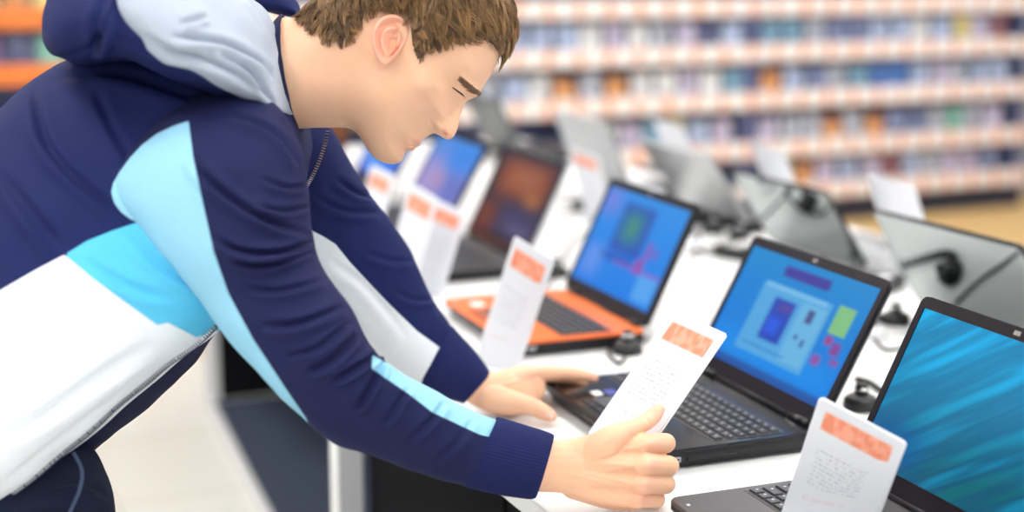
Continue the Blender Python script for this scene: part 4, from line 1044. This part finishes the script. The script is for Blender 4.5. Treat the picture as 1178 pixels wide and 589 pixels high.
so = mkobj('hair_strands', V_all, F_all, m_hair, None, True, recalc=False)
at = so.data.attributes.new('tone', 'FLOAT', 'POINT'); at.data.foreach_set('value', np.array(tone, np.float32)); keep(so, hair)
# brows and lashes
def headpt(x, y, side, lift=0.):
    c = head_c(np.array([x], float), np.array([y], float))[0]
    return W(x, y, HD)-CF*side*(c+lift)
for side in (1, -1):
    mb = MB(); tn = []
    for k in range(170):
        u = rg.random(); bx = 531+u*19; by = 95.5+u*12.5+1.0*math.sin(u*3)
        wv = rg.normal(0, 1.0)*(2.5-1.2*abs(u-.55)); bx += -wv*.55*.7; by += wv*.55
        L = 5.5+2*rg.random(); a = math.radians(28+rg.normal(0, 12)-20*u)
        P = [headpt(bx-L*.5*q*math.cos(a), by-L*.5*q*math.sin(a), side, .0006+.0009*abs(q)) for q in (-1, -.3, .4, 1)]
        mb.tube(P, [.00042, .0004, .0003, .0001], 3)
    e = mb.build('eyebrow', mat('eyebrow_brown', (.24, .12, .065), .5), None, True); keep(e, bo)
    mb = MB()
    lid = [(521.5, 104), (525, 106.2), (529, 108.6), (533, 110.6)]
    mb.tube([headpt(x, y, side, .0006) for x, y in lid], [.0004, .0008, .0010, .0006], 6)
    for k in range(16):
        u = k/15; x, y = catmull(lid, 16)[k]
        P = [headpt(x, y, side, .0006), headpt(x+1.2, y+1.6, side, .0018), headpt(x+2.9, y+2.8, side, .0028)]
        mb.tube(P, [.00035, .00025, .0001], 3)
    e = mb.build('eyelash', mat('lash_dark', (.03, .016, .012), .5), None, True); keep(e, bo)
# nails
m_nail = mat('nail', (.86, .58, .47), .25, coat=.3)
def nail(x, y, rx, ry, ang, D, tilt):
    V = []; F = []; n = 14; R = 4
    c, s = math.cos(ang), math.sin(ang)
    for i in range(R+1):
        rr = i/R
        for k in range(n):
            a = 2*PI*k/n; sx, sy = abs(math.cos(a))**.7*np.sign(math.cos(a)), abs(math.sin(a))**.8*np.sign(math.sin(a))
            u, v = rx*rr*sx, ry*rr*sy
            V.append(W(x+u*c-v*s, y+u*s+v*c, D+.0022*(v/ry)**2+tilt*u))
    for i in range(R):
        for k in range(n): F.append((i*n+k, i*n+(k+1) % n, (i+1)*n+(k+1) % n, (i+1)*n+k))
    return V, F
V, F = nail(632.5, 477.5, 5.2, 4.2, .75, 2.2620, .00012); keepmesh(V, F, 'thumbnail', m_nail, bo)

# ------------------------------------------------------------------ clothes
NAVY = srgb(20, 31, 84); LBLUE = srgb(150, 206, 232); LBLUE_SHADED = srgb(92, 196, 236); WHITE = (.84, .87, .93); GREY = srgb(174, 183, 198)
NAVYS = srgb(26, 30, 74)
# torso
TOR = [(-330, 470, -150, 700, 1.95, 1.80, .13, .16), (-215, 300, -70, 640, 1.95, 1.78, .14, .22), (-110, 222, 0, 581, 1.94, 1.76, .15, .26), (-2, 136, 75, 521, 1.93, 1.75, .155, .28), (64, 82, 130, 474, 1.92, 1.755, .15, .30),
       (150, 48, 190, 425, 1.91, 1.765, .135, .31), (232, 40, 250, 376, 1.90, 1.785, .125, .32), (290, 50, 306, 312, 1.90, 1.81, .11, .28), (314, 66, 334, 235, 1.90, 1.84, .095, .20), (324, 72, 352, 182, 1.90, 1.885, .07, .13)]
tor = Surf(TOR, 260, 260, ee=.85)
TFOLD = [([(38, 102), (56, 168), (102, 219), (160, 262)], 0.0078, 9), ([(110, 105), (130, 150), (160, 200)], 0.0052, 9), ([(0, 200), (40, 250), (70, 285)], 0.0065, 12),
         ([(-5, 512), (56, 474), (122, 428), (175, 396)], 0.0091, 12), ([(0, 560), (70, 505), (150, 445)], 0.0039, 9), ([(95, 300), (150, 330), (200, 345)], 0.0052, 9), ([(150, 275), (190, 310), (230, 330)], 0.0052, 8),
         ([(60, 90), (130, 85), (200, 105), (270, 130)], 0.0065, 10)]
tor.rumple(.004, 9, 1.).fold(TFOLD)
M_WHITE = [(-500, 620), (0, 334), (40, 311), (74, 293), (104, 318), (135, 341), (181, 374), (193, 371), (226, 388), (250, 380), (262, 420), (150, 700), (-500, 900)]
M_LBLUE_SHADED = [(74, 293), (100, 277), (130, 265), (160, 255), (320, 200), (330, 380), (250, 385), (226, 388), (193, 371), (181, 374), (135, 341), (104, 318)]
M_PAN = [(217, 139), (199, 145), (180, 154), (163, 167), (149, 182), (138, 197), (130, 211), (128, 221), (131, 233), (139, 244), (150, 252), (163, 258), (185, 290), (260, 300), (246, 290), (233, 232), (222, 180)]
m_tor = layer_mat('jacket_cloth_body', NAVY, [('shaded_panel', LBLUE_SHADED), ('white', WHITE), ('panel', LBLUE)])  # torso panel is light blue cloth with the arm's shade painted into its colour
jacket = tor.build('hooded_jacket', m_tor, person, [('shaded_panel', M_LBLUE_SHADED), ('white', M_WHITE), ('panel', M_PAN)])
# near (right) sleeve
SLR = [(165, 150, 262, 98, 1.815, 1.815, .05, .05), (135, 200, 312, 115, 1.76, 1.775, .086, .06), (139, 236, 343, 162, 1.735, 1.745, .092, .07), (166, 270, 352, 215, 1.725, 1.73, .088, .075), (203, 312, 358, 265, 1.72, 1.72, .082, .075),
       (236, 352, 369, 303, 1.72, 1.72, .074, .072), (262, 388, 386, 331, 1.715, 1.715, .069, .068), (290, 421, 405, 360, 1.715, 1.715, .064, .062), (320, 455, 420, 391, 1.72, 1.72, .060, .058), (350, 483, 438, 411, 1.73, 1.73, .056, .054),
       (381, 507, 463, 429, 1.745, 1.745, .052, .050), (425, 524, 500, 450, 1.77, 1.77, .049, .048), (480, 543, 535, 467, 1.80, 1.80, .046, .045), (528, 556, 568, 481, 1.825, 1.825, .043, .042), (556, 563, 592, 488, 1.84, 1.84, .041, .040)]
SLR = [(r[2], r[3], r[0], r[1])+r[4:] for r in SLR]
slr = Surf(SLR, 300, 150)
SFOLD = [([(222, 180), (232, 200), (264, 228), (307, 254), (356, 270)], 0.0109, 7), ([(245, 272), (270, 287), (300, 292), (332, 289), (360, 278)], 0.0109, 6), ([(262, 296), (290, 305), (320, 303), (358, 290)], 0.0087, 5),
         ([(262, 133), (292, 142), (322, 160), (345, 192)], 0.0072, 6), ([(300, 205), (330, 216), (356, 214)], 0.0058, 5), ([(290, 235), (325, 243), (358, 238)], 0.0058, 5), ([(280, 330), (320, 335), (375, 322)], 0.0058, 6),
         ([(300, 375), (345, 372), (398, 352)], 0.0072, 7), ([(380, 440), (400, 428), (425, 414), (440, 405)], 0.0101, 6), ([(408, 474), (418, 456), (430, 436), (442, 415)], 0.0101, 6), ([(350, 430), (380, 415), (412, 385)], 0.0087, 7),
         ([(440, 490), (455, 468), (470, 445)], 0.0072, 6), ([(470, 505), (495, 485), (512, 462)], 0.0058, 6), ([(500, 530), (525, 510), (545, 482)], 0.0043, 6), ([(330, 410), (365, 400), (405, 370)], 0.0058, 6)]
slr.rumple(.003, 14, 4.).fold(SFOLD)
M_LB = [(90, 221), (128, 221), (130, 211), (138, 197), (149, 182), (163, 167), (180, 154), (199, 145), (217, 139), (222, 180), (233, 232), (246, 290), (263, 338), (291, 390), (330, 449), (352, 481), (360, 500), (300, 500), (60, 330)]
M_LB2 = [(428, 408), (440, 415), (455, 421), (490, 443), (530, 463), (571, 482), (582, 486), (578, 506), (552, 500), (522, 486), (497, 474), (470, 453), (445, 436), (428, 424)]
m_slr = layer_mat('jacket_cloth_sleeve', NAVYS, [('panel', LBLUE), ('stripe', LBLUE)])
o = slr.build('sleeve', m_slr, jacket, [('panel', M_LB), ('stripe', M_LB2)])
m_navy = layer_mat('jacket_cloth_navy', NAVY, [])
def rib_mat(nm, col):
    m, nt, b = newmat(nm); b.inputs['Base Color'].default_value = (*col, 1); b.inputs['Roughness'].default_value = .8; b.inputs['Specular IOR Level'].default_value = .2
    tc = nt.nodes.new('ShaderNodeTexCoord'); n = nt.nodes.new('ShaderNodeTexNoise'); n.inputs['Scale'].default_value = 800; nt.links.new(tc.outputs['Object'], n.inputs['Vector'])
    bp = nt.nodes.new('ShaderNodeBump'); bp.inputs['Strength'].default_value = .3; bp.inputs['Distance'].default_value = .001; nt.links.new(n.outputs['Fac'], bp.inputs['Height']); nt.links.new(bp.outputs['Normal'], b.inputs['Normal'])
    return m
m_rib = rib_mat('rib_knit_navy', srgb(26, 34, 84))
def cuff(rows, ribs=70):
    s = Surf(rows, 34, 2*ribs*2, cap=False, ee=1.)
    N = s.normals(); j = np.tile(np.arange(s.k), s.n); s.V = s.V+N*(.0003*np.cos(j/ (s.k)*2*PI*ribs))[:, None]
    return s
cuff([(572, 480, 533, 559, 1.828, 1.828, .043, .042), (582, 482.5, 546, 562.5, 1.834, 1.834, .0445, .043), (600, 488, 570, 568, 1.846, 1.846, .042, .041), (620, 494, 595, 572, 1.858, 1.858, .040, .039), (634, 499, 611, 573.5, 1.868, 1.868, .0385, .038), (637, 502, 616, 571, 1.871, 1.871, .036, .036), (630, 503, 608, 566, 1.868, 1.868, .032, .032)]).build('cuff', m_rib, jacket)
# far (left) sleeve
SLL = [(310, 110, 235, 225, 2.06, 2.06, .08, .05), (372, 138, 285, 268, 2.10, 2.10, .075, .06), (400, 180, 318, 292, 2.12, 2.12, .07, .065), (422, 217, 340, 312, 2.14, 2.14, .068, .066), (448, 253, 368, 345, 2.17, 2.17, .064, .064),
       (476, 300, 405, 383, 2.20, 2.20, .060, .06), (499, 345, 445, 418, 2.235, 2.235, .055, .055), (514, 368, 474, 440, 2.255, 2.255, .050, .05), (526, 384, 492, 448, 2.268, 2.268, .047, .047)]
sll = Surf(SLL, 220, 130)
sll.rumple(.003, 14, 9.).fold([([(385, 205), (410, 222), (432, 228)], .006, 6), ([(360, 225), (395, 242), (438, 245)], .005, 6), ([(420, 290), (450, 300), (480, 300)], .003, 6), ([(452, 335), (476, 345), (502, 345)], .003, 5), ([(380, 300), (420, 330), (470, 390)], .003, 8)])
M_WS = [(330, 262), (356, 264), (372, 272), (386, 281), (402, 301), (425, 326), (450, 352), (480, 381), (516, 407), (503, 420), (488, 434), (480, 450), (440, 430), (380, 380), (320, 300)]
m_sll = layer_mat('jacket_cloth_far_sleeve', NAVY, [('stripe', WHITE)])
sll.build('sleeve', m_sll, jacket, [('stripe', M_WS)])
cuff([(520, 375, 482, 444, 2.26, 2.26, .048, .048), (530, 386, 494, 451, 2.268, 2.268, .049, .048), (545, 402, 511, 458, 2.282, 2.282, .047, .046), (558, 419, 526, 462, 2.295, 2.295, .043, .042), (564, 429, 533, 464, 2.30, 2.30, .040, .04), (560, 431, 532, 460, 2.298, 2.298, .034, .034)], 50).build('cuff', m_rib, jacket)
# hood, lying on the back
HO = [(66, 20, 64, 62, 1.90, 1.80, .05, .10), (82, -12, 84, 69, 1.90, 1.76, .10, .16), (110, -35, 112, 66, 1.90, 1.74, .13, .20), (150, -48, 152, 67, 1.90, 1.73, .15, .22), (200, -40, 203, 90, 1.90, 1.735, .15, .22),
      (250, -20, 256, 112, 1.90, 1.75, .14, .21), (292, 8, 300, 131, 1.91, 1.81, .10, .18), (316, 40, 328, 141, 1.91, 1.86, .06, .12)]
hood = Surf(HO, 190, 200, ee=.8)
hood.rumple(.004, 12, 2.).fold([([(62, 70), (95, 60), (118, 42), (128, 10)], .006, 9), ([(100, 75), (112, 50), (112, 25), (122, -6)], .007, 9), ([(150, 62), (205, 84), (262, 112), (320, 136)], .004, 7), ([(135, 40), (180, 66), (240, 98)], .004, 7)])
hood.build('hood', m_navy, jacket)
LINP = [(143, -20, 150, 10, 1.80, 1.735, .05, .08), (158, -40, 163, 43, 1.82, 1.715, .11, .16), (190, -45, 192, 72, 1.83, 1.71, .135, .19), (225, -38, 228, 92, 1.84, 1.715, .135, .19), (262, -22, 266, 109, 1.85, 1.73, .13, .18),
        (292, 0, 300, 122, 1.86, 1.765, .115, .16), (312, 20, 322, 129, 1.88, 1.785, .095, .13), (323, 38, 331, 132, 1.89, 1.81, .08, .10)]
lining = Surf(LINP, 190, 200, ee=.8)
lining.rumple(.004, 13, 7.).fold([([(196, 42), (230, 46), (265, 54), (296, 72), (318, 92)], 0.0105, 7), ([(165, 40), (195, 58), (230, 66), (268, 84), (300, 108)], 0.0090, 7), ([(205, 28), (222, 24), (240, 18)], 0.0060, 6), ([(286, -5), (300, 20), (318, 50)], 0.0060, 6), ([(270, 70), (295, 95), (318, 122)], 0.0075, 6), ([(245, 60), (275, 78), (300, 98)], 0.0060, 5)])
lining.build('hood_lining', rib_mat('grey_marl', GREY), jacket)
# far edge of the hood behind the neck
FH = [(270, -30, 285, 5, 2.02, 2.0, .03, .04), (300, -25, 305, 12, 2.05, 2.02, .03, .04), (322, -14, 322, 16, 2.06, 2.04, .03, .03), (340, 2, 338, 20, 2.06, 2.05, .02, .03), (347, 18, 344, 24, 2.05, 2.05, .012, .02)]
Surf(FH, 50, 60).rumple(.003, 20, 3.).build('hood', m_navy, jacket)
# tee shirt at the neck
TEE = [(-40, 450, 10, 600, 1.96, 1.93, .13, .13), (40, 330, 72, 548, 1.95, 1.92, .13, .14), (88, 260, 112, 516, 1.95, 1.92, .13, .14), (150, 190, 176, 462, 1.94, 1.92, .13, .14), (215, 140, 226, 412, 1.93, 1.92, .12, .14), (270, 90, 290, 320, 1.92, 1.92, .11, .13), (305, 40, 322, 205, 1.90, 1.90, .085, .10), (322, 18, 342, 160, 1.90, 1.90, .073, .085), (327, 18, 346, 151, 1.90, 1.90, .069, .08), (326, 24, 343, 147, 1.90, 1.90, .062, .075)]
Surf(TEE, 120, 110).rumple(.003, 16, 6.).build('tee_shirt', rib_mat('charcoal_jersey', srgb(34, 36, 66)), person)
# front zips
m_zip = mat('zip_metal', (.62, .63, .68), .3, .9)
m_tape = mat('zip_tape', srgb(24, 28, 58), .7)
def zipper(P, r=.0034, step=.0031):
    P = catmull(P, 400)
    mb = MB(); mb.tube(P[::4], r, 8)
    tape = mb.build('zip', m_tape, None, True); keep(tape, jacket)
    mb = MB(); L = np.r_[0, np.cumsum(np.linalg.norm(np.diff(P, axis=0), axis=1))]
    for d in np.arange(0, L[-1], step):
        i = min(np.searchsorted(L, d), len(P)-2); t = P[i+1]-P[i]; t /= np.linalg.norm(t)+1e-12
        a = np.cross(t, CF); a /= np.linalg.norm(a); c = P[i]-CF*(r*.8)
        T = Matrix(((t[0], a[0], CF[0], c[0]), (t[1], a[1], CF[1], c[1]), (t[2], a[2], CF[2], c[2]), (0, 0, 0, 1)))
        mb.box(-.0007, -.0021, -.0019, .0007, .0021, .0019, T=T)
    keep(mb.build('zip_teeth', m_zip, None), tape)
# along the free edge of the near front panel
_k = int(tor.k*(PI-.05)/(2*PI)); _N = tor.normals()
_i = [i*tor.k+_k for i in range(30, tor.n-30, 4)]
_zp = tor.V[_i]+_N[_i]*.0016; _zx, _ = project(_zp)
zipper(_zp[(_zx > -120) & (_zx < 280)])
zipper([W(x, y, d) for (x, y), d in zip([(377, 151), (374, 166), (368, 184), (361, 200), (352, 216)], [2.02, 2.02, 2.01, 2.0, 1.98])], r=.0018, step=.004)
# jeans
m_jean = layer_mat('dark_denim', srgb(18, 26, 50), [], bump=.4, scale=1200)
m_stitch = mat('denim_seam', srgb(58, 74, 104), .7)
gz = W(38, 589, 1.80)
def leg(cx, D, name):
    P0 = W(cx, 560, D)
    s = Surf([(cx+48, 505, cx-130, 505, D+.06, D+.06, .05, .10), (cx+72, 525, cx-118, 525, D+.03, D+.03, .085, .11), (cx+88, 560, cx-104, 560, D, D, .10, .11), (cx+96, 610, cx-92, 610, D, D, .098, .105), (cx+100, 700, cx-78, 700, D, D, .09, .095), (cx+96, 860, cx-58, 860, D, D, .075, .08), (cx+84, 1000, cx-62, 1000, D, D, .07, .075), (cx+80, 1180, cx-58, 1180, D, D, .065, .07), (cx+84, 1395, cx-60, 1395, D, D, .065, .07)], 200, 100)
    s.rumple(.004, 12, cx).fold([([(cx+20, 560), (cx+60, 555), (cx+95, 575)], .005, 7), ([(cx-30, 600), (cx+20, 590), (cx+80, 600)], .005, 8)])
    return s
jr = leg(34, 1.83, 'j')
jeans = jr.build('jeans', m_jean, person)
jl = leg(22, 2.02, 'j'); jl.build('trouser_leg', m_jean, jeans)
mb = MB(); sv = catmull([(84, 520), (94, 540), (92, 562), (80, 590)], 40); mb.tube([W(x, y, 1.745) for x, y in sv], .0022, 6); keep(mb.build('pocket_seam', m_stitch, None, True), jeans)
m_shoe = mat('shoe_black', (.02, .02, .022), .5); m_sole = mat('shoe_sole', (.6, .6, .58), .6)
for cx, D in ((34, 1.83), (22, 2.02)):
    an = W(cx+10, 1395, D)
    fwd = np.array([CR[0], CR[1], 0]); lat = np.array([-fwd[1], fwd[0], 0]); mb = MB(); so_ = MB(); rows = []; rs = []
    for u, hw, hh_ in ((-.09, .028, .07), (-.07, .036, .10), (-.03, .039, .105), (.02, .040, .10), (.07, .044, .075), (.12, .048, .058), (.16, .046, .048), (.19, .034, .04), (.205, .015, .03)):
        rows.append([an*np.array([1, 1, 0])+fwd*u+lat*hw*math.cos(a)*(1 if True else 0)+np.array([0, 0, .022+hh_*max(0, math.sin(a))]) for a in np.linspace(0, PI, 14)])
        rs.append([an*np.array([1, 1, 0])+fwd*u*1.03+lat*(hw+.004)*sx+np.array([0, 0, z]) for sx, z in ((-1, .001), (1, .001), (1, .024), (-1, .024))])
    for mbx, R_ in ((mb, rows), (so_, rs)):
        V = [p for r_ in R_ for p in r_]; n = len(R_[0]); F = [(i*n+k, i*n+(k+1) % n, (i+1)*n+(k+1) % n, (i+1)*n+k) for i in range(len(R_)-1) for k in range(n)]+[tuple(range(n))[::-1], tuple((len(R_)-1)*n+k for k in range(n))]
        mbx.add(V, F)
    sh = mb.build('shoe', m_shoe, None, True); keep(sh, person); s2 = so_.build('sole', m_sole); keep(s2, sh)
# ------------------------------------------------------------------ light of the shop, exposure
w = bpy.data.worlds.new('world'); SC.world = w; w.use_nodes = True
w.node_tree.nodes['Background'].inputs['Color'].default_value = (.92, .96, 1, 1); w.node_tree.nodes['Background'].inputs['Strength'].default_value = WORLD
SC.view_settings.view_transform = 'Standard'; SC.view_settings.look = 'None'; SC.view_settings.gamma = 1; SC.view_settings.use_curve_mapping = False
SC.view_settings.exposure = EXPO
